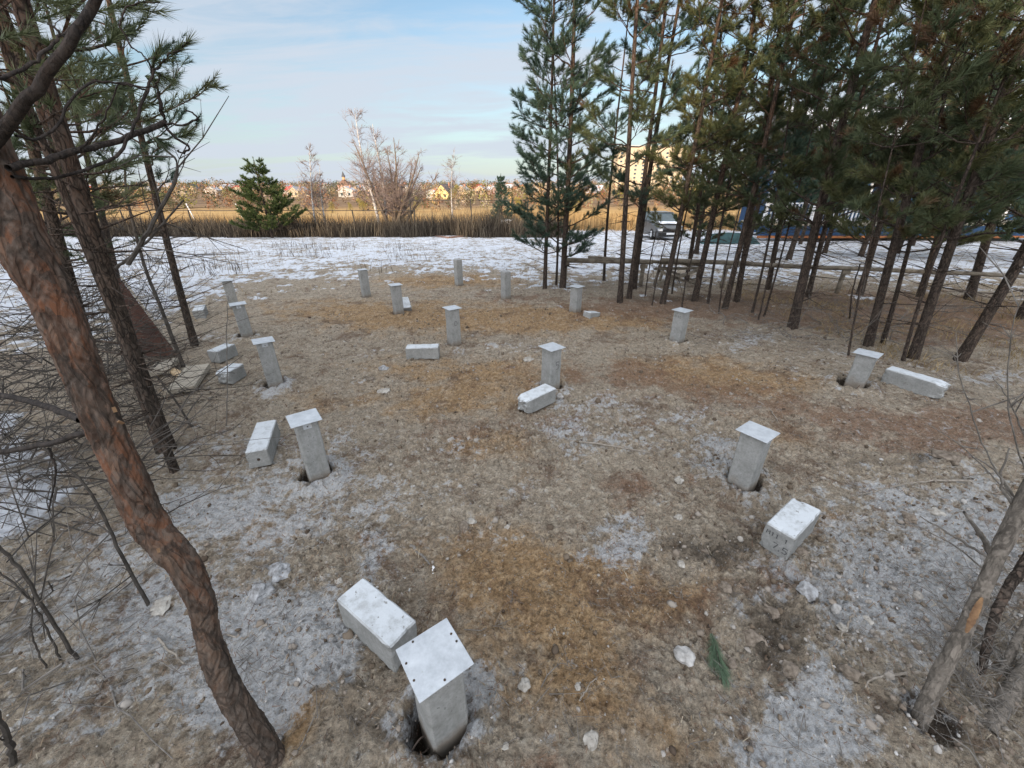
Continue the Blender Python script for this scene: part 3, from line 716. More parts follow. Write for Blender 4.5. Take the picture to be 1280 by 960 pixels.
# ------------------------------------------------------------------ concrete offcuts
def offcut(quad, zt, label, Lfix=None, broken=None, flip=False, seed=0, sink=.0, tilt=0, dx=0, dy=0, sec=.158, wid=None):
    """quad = photo corners of the top face: far-left, far-right, near-right, near-left"""
    pts = []
    for px, py in quad:
        d = ray(px, py); t = (zt - CH) / d[2]; pts.append(np.array([d[0] * t, d[1] * t]))
    if tilt == 0:
        for _ in range(3):
            c = sum(pts) / 4; zt = float(Hs(c[0], c[1])) + sec + .008
            pts = []
            for px, py in quad:
                d = ray(px, py); t = (zt - CH) / d[2]; pts.append(np.array([d[0] * t, d[1] * t]))
    c = sum(pts) / 4
    m01 = pts[1] - pts[0]; m12 = pts[2] - pts[1]; l01 = (np.linalg.norm(m01) + np.linalg.norm(pts[2] - pts[3])) / 2; l12 = (np.linalg.norm(m12) + np.linalg.norm(pts[3] - pts[0])) / 2
    ax = (m01 + pts[2] - pts[3]) / 2 if l01 > l12 else (m12 + pts[3] - pts[0]) / 2
    L_ = Lfix or max(l01, l12); a = math.atan2(ax[1], ax[0]) + (math.pi if flip else 0)
    x, y = c[0] + dx, c[1] + dy; zb = zt - sec
    t = thing('concrete_offcut', (x, y, zb), label, 'concrete block', 'cut ends of the concrete piles')
    bm = block_bm((L_, wid or sec, sec), .007, 9, .0022, seed + 30, broken)
    geo_bm(bm, Matrix.Translation((x, y, zb + sec / 2 - sink)) @ Matrix.Rotation(a, 4, 'Z') @ Matrix.Rotation(tilt, 4, 'Y')).build('block', MAT['rimed'], t)
    return t, np.array([x, y, zb]), a, L_
gz = lambda q: gp(*q)[2]
B1 = offcut([(417, 742), (457, 727), (521, 778), (487, 808)], .155, 'large frosted offcut lying directly behind the nearest capped pile', seed=1, sec=.19, wid=.15)
B2 = offcut([(320, 527), (346, 525), (334, 562), (305, 565)], .15, 'long white topped offcut with a hole in its end, left of a capped pile', seed=2)
B3 = offcut([(286, 453), (307, 455), (283, 468), (264, 466)], .15, 'rough ended offcut nearest the grey plank on the left', seed=3, broken=.05, flip=False)
B4 = offcut([(279, 429), (296, 429.5), (272, 440), (257, 438)], .15, 'offcut at the foot of the pile with the snow-white plate, behind another offcut', seed=4)
B5 = offcut([(242, 383), (257, 382), (255, 386), (240, 387)], .12, 'snow dusted far left offcut at the snow edge', seed=5, Lfix=.4)
B6 = offcut([(508, 431), (548, 430), (549, 434), (507, 435)], .14, 'short grey offcut lying sideways left of the streaked pile', seed=6, Lfix=.42)
B7 = offcut([(682, 478), (695, 486), (655, 503), (643, 496)], .155, 'offcut with a jagged broken end in front of the pile marked 5', seed=7, broken=.07, flip=False)
B8 = offcut([(730, 389), (742, 386), (750, 390), (737, 394)], .16, 'small tilted offcut at the right foot of a pile by the pines', seed=8, Lfix=.26, tilt=R(10))
B9 = offcut([(500, 375), (509, 374), (513, 377), (503, 379)], .18, 'little offcut leaning on the right side of a far pile', seed=9, Lfix=.26, tilt=R(35))
B10 = offcut([(1127, 460.5), (1188, 477.5), (1172, 479.5), (1113, 462.5)], .155 + max(0, gz((1150, 495))), 'long mossy weathered concrete block right of the last pile', seed=10, Lfix=.49, broken=.05)
B11 = offcut([(990, 622), (1030, 636), (997, 670), (955, 657)], .16 + gz((990, 690)), 'squat white topped offcut with scribbled end, right foreground', seed=11, sec=.18, wid=.155)
def end_frame(B, s, sec=.15):
    t, c, a, L_ = B; d = np.array([math.cos(a), math.sin(a), 0]) * s; U = np.array([-math.sin(a), math.cos(a), 0]) * s
    return c + d * (L_ / 2 + .003) + np.array([0, 0, sec / 2]), U, d
# dark disc painted in for the core hole at the near end of B2
O, U, d = end_frame(B2, 1 if math.sin(B2[2]) < 0 else -1)
g = Geo(); g.tube([O - d * .004, O + d * .0015], .011, 12, True); g.build('core_hole', MAT['hole_disc'], B2[0])
# written end of B11
s = 1 if math.sin(B11[2]) < 0 else -1
O, U, d = end_frame(B11, s, .18)
def txt(chars, O, U, sc):
    glyph = {'7': [[(0, 1), (.6, 1), (.2, 0)]], '5': [[(.6, 1), (.05, 1), (0, .55), (.4, .6), (.6, .3), (.4, 0), (0, .05)]], 'M': [[(0, 0), (.05, 1), (.3, .5), (.55, 1), (.6, 0)]], '1': [[(.1, .8), (.3, 1), (.3, 0)]], ',': [[(.1, .12), (.02, -.12)]]}
    S = []; x = 0
    for c in chars:
        if c != ' ':
            for st in glyph[c]: S.append([((x + a) * sc, b * sc) for a, b in st])
        x += .45 if c == ',' else .85
    return S
mark_strokes('pencilled_writing', B11[0], txt('M11 1', O, U, .028), O + U * -.06 + np.array([0, 0, .028]), U, (0, 0, 1), .005)
mark_strokes('pencilled_writing', B11[0], txt('7,5', O, U, .04), O + U * -.01 + np.array([0, 0, -.045]), U, (0, 0, 1), .006)

# ------------------------------------------------------------------ trees
def norm(v): return v / (np.linalg.norm(v, axis=-1, keepdims=True) + 1e-9)
def shoots_mesh(g, S, D, L, m, nl, w, ang=50, seed=0, rg=None):
    """needle brushes: S starts, D dirs, L lengths, m needles each, needle length nl, width w"""
    rg = rg or rng
    n = len(S)
    if n == 0: return
    t = rg.uniform(.05, 1.0, (n, m)); ph = rg.uniform(0, 2 * math.pi, (n, m)); a = np.radians(rg.uniform(ang - 22, ang + 15, (n, m))) * (1 - .45 * t)
    up = np.where(np.abs(D[:, 2:3]) < .85, np.array([[0, 0, 1.]]), np.array([[1., 0, 0]]))
    A = norm(np.cross(D, up)); B = np.cross(D, A)
    P = S[:, None] + D[:, None] * (t * L[:, None])[..., None]
    nd = D[:, None] * np.cos(a)[..., None] + (A[:, None] * np.cos(ph)[..., None] + B[:, None] * np.sin(ph)[..., None]) * np.sin(a)[..., None]
    ln = nl * rg.uniform(.7, 1.15, (n, m)); E = P + nd * ln[..., None]
    sd = norm(np.cross(nd, rg.normal(size=(n, m, 3)))) * w
    V = np.stack([P - sd, P + sd, E], 2).reshape(-1, 3)
    g.add(V, None, np.arange(len(V)).reshape(-1, 3))
def trunk_path(B, D, H, n, bend, rg):
    s = np.linspace(0, 1, n); D = norm(np.asarray(D, float))
    P = np.asarray(B, float) + D * (s * H)[:, None]
    k1, k2 = rg.uniform(0, 6.28, 2); a = bend
    P[:, 0] += a * (np.sin(s * 3.1 + k1) - math.sin(k1)); P[:, 1] += a * (np.sin(s * 2.7 + k2) - math.sin(k2))
    return P
def pine(B, target, r0, H, label, group, seed, cb=1.2, bl=1.0, dens=1., bark='bark', ndl='needles', deadz=None, needles=34, nl=.065, nw=.0042, bend=.06, name='pine_tree', whorl=.3, conical=False, zmax=None):
    rg = np.random.default_rng(seed)
    B = np.asarray(B, float)
    if target is not None:
        tp = pt(target[0], target[1], B[1]); D = norm(tp - B)
    else: D = np.array([0, 0, 1.])
    P = trunk_path(B - np.array([0, 0, .08]), D, H, 18, bend, rg)
    s = np.linspace(0, 1, 18); rad = r0 * (1 - s * .82) * (1 + .25 * np.exp(-s * H / .12))
    t = thing(name, B, label, 'pine tree', group)
    g = Geo(); g.tube(P, rad, 10 if r0 > .05 else 7); g.build('trunk', MAT[bark], t, smooth=True)
    gb = Geo(); gn = Geo(); SS = []; DD = []; LL = []
    z = .35 + rg.uniform(0, .3)
    while z < H * .97:
        f = z / H; c = np.array([np.interp(f, s, P[:, k]) for k in range(3)]); rr = np.interp(f, s, rad)
        live = z > cb * rg.uniform(.85, 1.15)
        if not live:
            nb = rg.integers(1, 6)
            for _ in range(nb):
                a = rg.uniform(0, 6.28); l = rg.uniform(.15, .95) * bl; el = rg.uniform(-.25, .35)
                d = np.array([math.cos(a) * math.cos(el), math.sin(a) * math.cos(el), math.sin(el)])
                q = c + d * l * .5 + rg.normal(0, .03, 3); e = c + d * l + rg.normal(0, .06, 3) + [0, 0, .04]
                gb.tube([c, q, e], [rr * .12 + .002, .003, .001], 4)
                for _k in range(rg.integers(0, 3)):
                    e2_ = q + (d + rg.normal(0, .6, 3)) * l * .35; gb.tube([q, e2_], [.002, .001], 3)
            z += whorl * rg.uniform(.35, .9); continue
        tt = (z - cb) / max(H - cb, .1)
        env = (1 - tt * .62) * min(1, .6 + tt * 2.2) if not conical else (1 - tt * .93)
        nb = rg.integers(3, 6)
        a0 = rg.uniform(0, 6.28)
        for b in range(nb):
            if rg.uniform() > dens: continue
            a = a0 + b * 6.28 / nb + rg.normal(0, .3); l = bl * env * rg.uniform(.65, 1.15)
            el0 = rg.uniform(.15, .65) if not conical else rg.uniform(.2, .5)
            h = np.array([math.cos(a), math.sin(a), 0]); m = 6; u = np.linspace(0, 1, m)
            el = el0 - .3 * u + .55 * u ** 2
            steps = h[None] * np.cos(el)[:, None] + np.array([0, 0, 1.])[None] * np.sin(el)[:, None]
            pts = c + np.concatenate([[np.zeros(3)], np.cumsum(steps[1:] * l / (m - 1), 0)]) + np.concatenate([[np.zeros(3)], rg.normal(0, .018 * l, (m - 1, 3))])
            gb.tube(pts, np.linspace(rr * .2 + .004, .003, m), 4)
            ns = int(max(5, l * (13 if not conical else 11)))
            for q in range(ns):
                uu = rg.uniform(.28, 1.); p0 = np.array([np.interp(uu, u, pts[:, k]) for k in range(3)])
                dd = norm(np.array([np.interp(uu, u, steps[:, k]) for k in range(3)]))
                side = norm(np.cross(dd, [0, 0, 1.])) * (1 if q % 2 else -1)
                sl = rg.uniform(.45, 1.) * .36 * (1.15 - uu * .45) * (.6 + .4 * bl)
                d2 = norm(dd * .75 + side * rg.uniform(.35, .9) + np.array([0, 0, rg.uniform(.0, .5)]))
                gb.tube([p0, p0 + d2 * sl], [.003, .0015], 3)
                SS.append(p0 + d2 * sl * .25); DD.append(d2); LL.append(sl * .78)
                if sl > .2:
                    d3 = norm(d2 + rg.normal(0, .5, 3) + [0, 0, .2]); SS.append(p0 + d2 * sl * .5); DD.append(d3); LL.append(sl * .45)
            SS.append(pts[-2]); DD.append(norm(pts[-1] - pts[-2] + [0, 0, .03])); LL.append(l / (m - 1) + .1)
        z += whorl * rg.uniform(.75, 1.25)
    SS.append(P[-2]); DD.append(norm(P[-1] - P[-2])); LL.append(.4)
    gb.build('branches', MAT[bark if bark != 'bark_hero' else 'bark'], t)
    shoots_mesh(gn, np.array(SS), np.array(DD), np.array(LL), needles, nl, nw, rg=rg)
    gn.build('crown', MAT[ndl], t)
    return t
GR = 'pines of the right-hand grove'
def ppx(px, py): return gp(px, py)
# (base px, target px, radius px, height, crown base, branch len, density, needles, label)
RT = [
 ((681, 362), (681, 60), 5.0, 6.6, .75, 1.15, 1., 'needles_b', 'bark', 'slim pine at the left end of the grove, kinked foot and low green boughs'),
 ((703, 361), (708, 40), 7.0, 7.4, .95, 1.15, 1., 'needles_b', 'bark', 'stout pine second from the grove\'s left end, dense crown above the bench'),
 ((695, 358), (699, 160), 3.0, 5.6, 1.3, .7, .9, 'needles', 'bark', 'thin pine stem pressed close behind the stout second pine'),
 ((775, 378), (797, 120), 6.5, 7.0, 2.1, .95, .95, 'needles', 'bark', 'front stem of the tight pair of pines before the bench gap'),
 ((786, 374), (812, 110), 6.0, 7.2, 2.0, .9, .95, 'needles_b', 'bark', 'right stem of the tight pair of pines before the bench gap'),
 ((792, 362), (832, 100), 6.5, 7.0, 1.9, 1.0, .95, 'needles', 'bark', 'pine just behind the tight pair, leaning across the parked car'),
 ((828, 380), (864, 180), 6.5, 6.8, 1.7, 1.0, 1., 'needles_y', 'bark', 'pine right of the parked car with the sawhorse at its foot'),
 ((840, 368), (862, 220), 2.2, 4.2, 1.9, .6, .8, 'needles', 'bark', 'thread-thin pine sapling crossing the sawhorse'),
 ((868, 376), (905, 170), 7.0, 7.0, 1.8, 1.0, 1., 'needles', 'bark_dark', 'dark pine behind the right side of the sawhorse'),
 ((885, 380), (915, 260), 3.2, 4.8, 1.7, .7, .9, 'needles_y', 'bark', 'thin pine left of the forked dark trunk in the grove'),
 ((906, 386), (938, 220), 6.5, 7.4, 1.7, 1.1, 1., 'needles', 'bark_dark', 'thick dark pine in the middle of the grove, left of a twin'),
 ((921, 378), (958, 150), 6.5, 7.6, 1.8, 1.1, 1., 'needles_b', 'bark_dark', 'thick dark pine in the middle of the grove, right of its twin'),
 ((940, 392), (975, 240), 3.0, 5.0, 1.9, .7, .85, 'needles', 'bark', 'thin bare-stemmed pine right of the dark twin trunks'),
 ((955, 396), (985, 270), 2.4, 4.4, 2.0, .6, .8, 'needles_y', 'bark', 'wispy young pine left of the reddish leaning pine'),
 ((991, 410), (1047, 170), 10.5, 7.6, 1.9, 1.2, 1., 'needles', 'bark', 'big pine with reddish upper bark at centre of the right half'),
 ((1086, 432), (1128, 260), 9., 7.2, 1.7, 1.2, 1., 'needles_y', 'bark', 'grey barked pine behind the farthest right pile'),
 ((1104, 430), (1150, 280), 5.0, 5.6, 1.9, .8, .9, 'needles', 'bark', 'slender grey pine touching the pine behind the last pile'),
 ((1142, 448), (1217, 210), 10., 7.4, 1.8, 1.2, 1., 'needles', 'bark', 'leaning grey pine rising behind the long mossy block'),
 ((1212, 374), (1246, 260), 9., 7.0, 1.7, 1.1, 1., 'needles_b', 'bark_dark', 'dark pine standing in the snow edge near the right border'),
 ((1198, 452), (1268, 330), 11., 6.8, 1.6, 1.1, 1., 'needles_y', 'bark', 'heavy pine slanting out of frame at right, dry grass at its foot'),
 ((1062, 446), (1085, 300), 2.4, 4.4, 2.2, .6, .6, 'needles', 'bark', 'pole-thin sapling just left of the farthest right pile'),
 ((1130, 452), (1165, 330), 4.0, 5.0, 1.9, .8, .8, 'needles', 'bark', 'thin stem between the two grey pines behind the mossy block'),
 ((1010, 372), (1040, 240), 6.0, 6.6, 1.6, 1.1, 1., 'needles', 'bark_dark', 'pine behind the reddish pine, screening the white balustrade'),
 ((960, 362), (990, 220), 6.0, 7.0, 2.0, 1.0, .9, 'needles', 'bark_dark', 'pine standing by the long rail in front of the blue house'),
 ((1150, 372), (1190, 240), 7.0, 6.8, 1.5, 1.1, 1., 'needles_b', 'bark_dark', 'pine beyond the long rail left of the border pines'),
 ((1075, 368), (1105, 240), 7.0, 7.2, 1.5, 1.1, 1., 'needles', 'bark_dark', 'pine by the rail post in front of the blue wall'),
 ((1275, 400), (1330, 300), 10., 7.0, 1.4, 1.2, 1., 'needles', 'bark_dark', 'pine at the extreme right border, crown hanging into the picture'),
 ((858, 352), (878, 200), 5.0, 6.6, 1.9, 1.0, .95, 'needles_y', 'bark_dark', 'pine behind the sawhorse with olive crown over the car'),
 ((755, 352), (768, 120), 3.5, 6.0, 2.3, .8, .8, 'needles_b', 'bark', 'slim pine behind the bench gap, crown only at the top'),
]
for q, (b, tg, rp, H, cb, bl, de, nd, bk, lab) in enumerate(RT):
    B = ppx(*b); r = rp * mpp(B) * .52
    big = rp > 4
    pine(B, tg, r, H, lab, GR, 100 + q, cb * (.85 if q > 2 else .8), bl * 1.08, de * (.82 if q < 3 else .64), bk, nd, needles=54 if big else 44, nl=.085, nw=.0038, whorl=.30 if big else .34, bend=.085 if big else .12)
BT = [(870, 318, .5, 'bushy dark young pine behind the car, left of the green tarpaulin'), (930, 322, .9, 'young pine in front of the left corner of the blue deck'), (985, 326, 1.6, 'young pine standing before the white balusters'),
 (1030, 318, 1.5, 'young pine at the right end of the white balusters'), (1075, 322, .5, 'dense young pine before the blue wall, right of the balustrade'), (1120, 318, .5, 'dense young pine before the orange trim board'), (1165, 324, .6, 'dense olive young pine before the house, near the border pines'),
 (1225, 318, 1.0, 'dark young pine in the snow at the right border, farther back'), (1270, 326, .5, 'dark young pine touching the right picture edge, farther back'), (1140, 308, .4, 'low dark pine pressed against the house front'), (1000, 306, 1.7, 'dark pine right at the house deck')]
for q, (px, py, cb, lab) in enumerate(BT):
    B = ppx(px, py); pine(B, None, .09, 6.4 + .3 * (q % 3), lab, 'young pines in front of the blue house', 500 + q, cb, 1.7, 1., 'bark_dark', ['needles', 'needles_y', 'needles_b'][q % 3], needles=34, nl=.1, nw=.009, whorl=.3)
LG = 'pines on the left'
LTS = [
 ((207, 562), (62, 110), 13., 6.2, 2.3, 1.0, .9, 'needles', 'bark_dark', 'thick dark pine behind the big leaning trunk on the left'),
 ((218, 590), (128, 330), 6.5, 5.0, 2.4, .8, .7, 'needles', 'bark_dark', 'thinner dark pine stem just right of the thick dark one on the left'),
 ((243, 432), (168, 170), 6.0, 6.0, 1.9, .8, .8, 'needles_b', 'bark_dark', 'lone slim pine left of the offcuts, bare lower stem'),
 ((192, 520), (80, 180), 7.0, 6.2, 1.9, 1.1, .95, 'needles_y', 'bark_dark', 'dark stem behind the rusty sheet on the left'),
 ((120, 470), (20, 130), 9.0, 6.5, 1.5, 1.1, 1., 'needles', 'bark_dark', 'pine hidden behind the left trunk with green crown'),
 ((95, 395), (30, 160), 9.0, 6.5, 1.1, 1.3, 1., 'needles_y', 'bark', 'bushy pine farther back at the left border'),
 ((150, 375), (110, 200), 6.0, 5.2, 1.0, 1.1, .9, 'needles', 'bark', 'young pine at the snow edge between the left stems'),
]
for q, (b, tg, rp, H, cb, bl, de, nd, bk, lab) in enumerate(LTS):
    B = ppx(*b); r = rp * mpp(B) * .72
    pine(B, tg, r, H, lab, LG, 300 + q, cb, bl, de * .62, bk, nd, needles=52, nl=.07, nw=.0026, whorl=.26)

# hero trunk on the left, bark modelled
def path3(L, Y0, Y1, z_ref=2.):
    """list of (px,py,width px) climbing from the ground; Y runs from Y0 to Y1"""
    n = len(L); out = []; rad = []
    for q, (x, y, w) in enumerate(L):
        P = pt(x, y, Y0 + (Y1 - Y0) * q / (n - 1)); out.append(P); rad.append(w / 2 * mpp(P))
    return np.array(out), np.array(rad)
def spl(P, n):
    P = np.asarray(P, float); m = len(P); u = np.linspace(0, m - 1, n); out = np.zeros((n, P.shape[1]))
    i0 = np.clip(np.floor(u).astype(int), 0, m - 2); f = (u - i0)[:, None]
    p0 = P[np.clip(i0 - 1, 0, m - 1)]; p1 = P[i0]; p2 = P[i0 + 1]; p3 = P[np.clip(i0 + 2, 0, m - 1)]
    return .5 * ((2 * p1) + (-p0 + p2) * f + (2 * p0 - 5 * p1 + 4 * p2 - p3) * f ** 2 + (-p0 + 3 * p1 - 3 * p2 + p3) * f ** 3)
def barked(P, r, nr, ns, seed, amp, flare=.3):
    PR = spl(np.hstack([P, r[:, None]]), nr); P, r = PR[:, :3], PR[:, 3]
    t = norm(np.gradient(P, axis=0)); ref = np.array([0, 1., 0]); a = norm(np.cross(t, ref)); b = np.cross(t, a)
    th = np.arange(ns) / ns * 2 * math.pi; s = np.concatenate([[0], np.cumsum(np.linalg.norm(np.diff(P, axis=0), axis=1))])
    TH, S_ = np.meshgrid(th, s); Rm = r.mean()
    cx, cy = np.cos(TH) * Rm, np.sin(TH) * Rm
    # plate-like relief, sampled on a cylinder via two offset planes to stay seamless
    def cyl(f, g, sd, o=3): return fbm(cx * f + S_ * g * .9, S_ * g + cy * f, o, sd)
    w = cyl(8, 6, seed + 5) * .6
    n1 = fbm(cx * 30 + w + 7, S_ * 13 + cy * 30 + w, 3, seed); n2 = cyl(90, 60, seed + 3, 3)
    kk_ = n1 * 9 + 9 + n2 * 1.2; pl = (np.floor(kk_) + ss(0, .3, kk_ - np.floor(kk_))) * .22 - 2.
    d = amp * pl + amp * .45 * n2 + r[:, None] * .07 * fbm(cx * 5, S_ * 3 + cy * 5, 2, seed + 9)
    rr = r[:, None] * (1 + flare * np.exp(-S_ / .10)) + d
    V = P[:, None] + rr[..., None] * (np.cos(TH)[..., None] * a[:, None] + np.sin(TH)[..., None] * b[:, None])
    i = np.arange(nr - 1)[:, None] * ns; j = np.arange(ns)[None]; k = (j + 1) % ns
    g = Geo(); g.add(V.reshape(-1, 3), np.stack([i + j, i + k, i + ns + k, i + ns + j], -1).reshape(-1, 4)); return g, P, r
HP = [(345, 965, 31.0), (325, 925, 30.3), (292, 872, 27.9), (271, 830, 27.9), (258, 785, 26.4), (249, 745, 29.5), (226, 700, 32.6), (186, 655, 35.7), (158, 592, 34.9), (130, 530, 35.7), (102, 462, 38.8), (72, 390, 43.4), (36, 320, 51.2), (-5, 238, 60.5), (-60, 120, 69.9), (-140, -40, 77.6)]
g0 = gp(330, 950)
P, r = path3(HP, g0[1] - .01, g0[1] + .25)
t = thing('pine_tree', (P[0][0], P[0][1], hz(P[0][0], P[0][1])), 'big leaning pine trunk with flaking reddish bark crossing the left foreground', 'pine tree', LG)
g, PH, rH = barked(P, r, 620, 110, 5, .0034); g.build('trunk', MAT['bark_hero'], t, smooth=True)
def twig(g, L, Y, w0, w1, n=14, jit=.0018, sides=6):
    """L photo polyline, Y list of depths"""
    P = np.array([pt(x, y, yy) for (x, y), yy in zip(L, Y)]); P = spl(P, n); P[1:-1] += rng.normal(0, jit, (n - 2, 3))
    w = np.linspace(w0, w1, n) / 2; r = np.array([a * mpp(p) for a, p in zip(w, P)])
    g.tube(P, r, sides); return P
gb = Geo(); Yt = g0[1] + .2
GB = [
 ([(-20, 190), (30, 130), (75, 70), (118, 8), (135, -30)], [Yt, Yt, Yt + .02, Yt + .05, Yt + .05], 20, 13),
 ([(10, 210), (60, 198), (110, 186), (160, 172), (205, 153)], [Yt, Yt + .1, Yt + .2, Yt + .3, Yt + .4], 12, 9),
 ([(205, 153), (198, 118), (190, 92), (197, 62)], [Yt + .4] * 4, 7, 3),
 ([(193, 88), (215, 68), (236, 52)], [Yt + .4] * 3, 4, 2.5),
 ([(205, 154), (225, 156), (246, 149), (240, 141), (232, 139)], [Yt + .4] * 5, 4, 2.5),
 ([(205, 156), (220, 172), (236, 184), (230, 190), (221, 189)], [Yt + .4] * 5, 5, 2.5),
 ([(15, 221), (60, 222), (105, 214), (150, 190), (168, 155), (182, 118), (192, 88)], [Yt, Yt + .1, Yt + .15, Yt + .25, Yt + .3, Yt + .35, Yt + .38], 6, 4),
 ([(20, 170), (60, 168), (105, 108), (150, 104), (182, 112)], [Yt, Yt + .1, Yt + .2, Yt + .3, Yt + .35], 5, 3),
 ([(-10, 100), (40, 78), (75, 45), (110, 20)], [Yt, Yt + .1, Yt + .2, Yt + .3], 7, 3),
 ([(165, 60), (180, 70), (190, 88)], [Yt + .38] * 3, 2, 3),
 ([(0, 565), (55, 555), (110, 540), (135, 534)], [Yt + .25, Yt + .15, Yt + .02, Yt - .05], 9, 13),
 ([(-10, 492), (30, 500), (70, 512), (100, 525)], [Yt + .35, Yt + .25, Yt + .15, Yt + .02], 9, 12),
 ([(60, 560), (70, 590), (60, 640)], [Yt + .2] * 3, 4, 2),
 ([(60, 30), (90, 60), (60, 90)], [Yt + .1] * 3, 4, 2), ([(95, 190), (120, 165), (148, 105)], [Yt + .15] * 3, 4, 2), ([(150, 105), (190, 108), (200, 92)], [Yt + .3] * 3, 3, 2),
 ([(165, 60), (150, 30), (165, 5), (200, 3)], [Yt + .3] * 4, 3, 2),
]
ends = []
for L_, Y_, w0, w1 in GB: ends.append(twig(gb, L_, Y_, w0 * .72, w1 * .72, 22))
MAT['bark_black'] = mat_bark('blackish_bough_bark', (.03, .026, .024), (.045, .036, .03), (.06, .042, .034), .5, 3, 1.6, .3)
gb.build('branches', MAT['bark_black'], t, smooth=True)
gn = Geo(); S = []; D = []; Ls = []
def brush(a, b, Y, n=1):
    A, Bp = pt(*a, Y), pt(*b, Y); S.append(A); D.append(norm(Bp - A)); Ls.append(np.linalg.norm(Bp - A))
for a, b in [((194, 86), (236, 52)), ((190, 88), (212, 100)), ((188, 92), (200, 60)), ((222, 172), (236, 168)), ((190, 170), (205, 180)), ((140, 8), (205, 15)), ((100, 22), (150, 5)), ((60, 60), (110, 55)),
             ((120, 105), (150, 95)), ((30, 30), (80, 15)), ((130, 60), (150, 40)), ((180, 95), (196, 102)), ((110, 80), (140, 75)), ((20, 90), (60, 80)), ((80, 110), (100, 140)), ((-5, 50), (40, 40)), ((150, 10), (190, 0)), ((40, 0), (90, 5))]:
    brush(a, b, Yt + .4)
shoots_mesh(gn, np.array(S), np.array(D), np.array(Ls), 110, .05, .0011, 42); gn.build('crown', MAT['needles'], t)
# upper pale bark chips
g = Geo()
for px, py in ((141, 512), (149, 528), (196, 688)):
    c = pt(px + 2, py, Yt - .16); g.box(c, (.012, .003, .006), rng.uniform(0, 3), rng.uniform(0, 3), rng.uniform(0, 3))
g.build('torn_bark', MAT['scar'], t)

# right foreground trunks
def fg_trunk(L, dY, label, bark, seed, scar=None, flare=.2):
    L = [(a, b, c * .64) for a, b, c in L]; B = gp(L[0][0], L[0][1]); P, r = path3(L, B[1], B[1] + dY)
    P = np.vstack([P[0] - (P[1] - P[0]) * .25, P]); r = np.concatenate([[r[0]], r])
    t = thing('pine_tree', (B[0], B[1], B[2]), label, 'pine tree', 'bare trunks at the right foreground')
    g, PH, rH = barked(P, r, 360, 80, seed, .002, flare); g.build('trunk', MAT[bark], t, smooth=True)
    return t, PH, rH
t, PH, rH = fg_trunk([(1152, 895, 24), (1174, 845, 25), (1204, 790, 24), (1227, 740, 23), (1249, 690, 24), (1274, 640, 28), (1312, 570, 32), (1370, 460, 38)], .3, 'grey barked trunk with an orange resin scar leaning out at the right', 'bark_grey', 15)
g = Geo(); q = 150
sc_ = PH[130:185]; 
for k in range(0, len(sc_) - 1, 1):
    pass
camdir = norm(np.array([0, 0, CH]) - PH[157])
def patch(PHs, rHs, wid, off, nj=8):
    P_ = []; 
    tt = norm(np.gradient(PHs, axis=0)); m = len(PHs)
    for k in range(m):
        cd = norm(np.array([0, 0, CH]) - PHs[k]); n_ = norm(cd - tt[k] * np.dot(cd, tt[k])); sd = np.cross(tt[k], n_)
        ww = wid * math.sin(math.pi * (k + .5) / m) ** .5 * (1 + .3 * mn.noise(Vector((k * .3, 0, 0))))
        for j_ in range(nj):
            a = (j_ / (nj - 1) - .5) * 2 * ww + off; P_.append(PHs[k] + (n_ * math.cos(a) + sd * math.sin(a)) * (rHs[k] * 1.0 + .006 - .004 * abs(j_ / (nj - 1) - .5)))
    i = np.arange(m - 1)[:, None] * nj; j = np.arange(nj - 1)[None]
    g = Geo(); g.add(np.array(P_), np.stack([i + j, i + j + 1, i + nj + j + 1, i + nj + j], -1).reshape(-1, 4)); return g
patch(PH[138:178], rH[138:178], .42, .25).build('resin_scar', MAT['scar'], t, smooth=True)
gb = Geo()
for L_, w0, w1 in [([(1243, 700), (1225, 668), (1205, 640)], 8, 3), ([(1240, 700), (1200, 675), (1150, 645)], 4, 1.5), ([(1235, 715), (1190, 680), (1130, 650)], 2.5, 1), ([(1270, 640), (1250, 600), (1262, 560)], 4, 1.5), ([(1275, 630), (1240, 585), (1215, 570)], 3, 1.2)]:
    twig(gb, L_, [TRH[1] + .25] * 3, w0, w1)
gb.build('branches', MAT['deadwood'], t)
fg_trunk([(1238, 905, 27), (1262, 868, 27), (1300, 815, 29), (1360, 720, 32)], .3, 'rough stump-like grey trunk at the lower right corner', 'bark_grey', 25)
fg_trunk([(1226, 838, 12), (1238, 790, 13), (1252, 750, 15), (1290, 690, 18)], .25, 'thin dark trunk behind the scarred one at the right', 'bark_dark', 35)
fg_trunk([(1250, 848, 12), (1272, 800, 13), (1310, 740, 15)], .2, 'thin grey trunk squeezed at the right border above the stump', 'bark_grey', 45)

# bare saplings / dead branches as things on the left and right
SG = 'thin dead stems on the left'
def stem(name, L, Ys, w0, w1, label, group, forks=3, mat='deadwood_dark'):
    B = pt(L[0][0], L[0][1], Ys[0]); t = thing(name, B, label, 'dead stem', group)
    g = Geo(); Pm = twig(g, L, Ys, w0 * .8, w1 * .8, 20, .0025)
    g.build('stem', MAT[mat], t); g = Geo()
    for _ in range(forks):
        k = rng.integers(3, 17); d = norm(Pm[min(k + 1, 19)] - Pm[k]) + rng.normal(0, .6, 3); l = rng.uniform(.1, .4)
        e = Pm[k] + d * l * .5; f_ = Pm[k] + d * l + rng.normal(0, .04, 3); g.tube([Pm[k], e, f_], [.004, .003, .0015], 4)
        for _2 in range(3): g.tube([e, e + (d + rng.normal(0, .7, 3)) * l * .3], [.0022, .001], 3)
    if forks: g.build('twigs', MAT[mat], t)
def gy_(x, y): return gp(x, y)[1]
stem('dead_sapling', [(186, 757), (150, 690), (110, 610), (55, 560)], [gy_(186, 757)] * 4, 6, 3, 'dark curved dead stem rooted left of the flat stone', SG, 4)
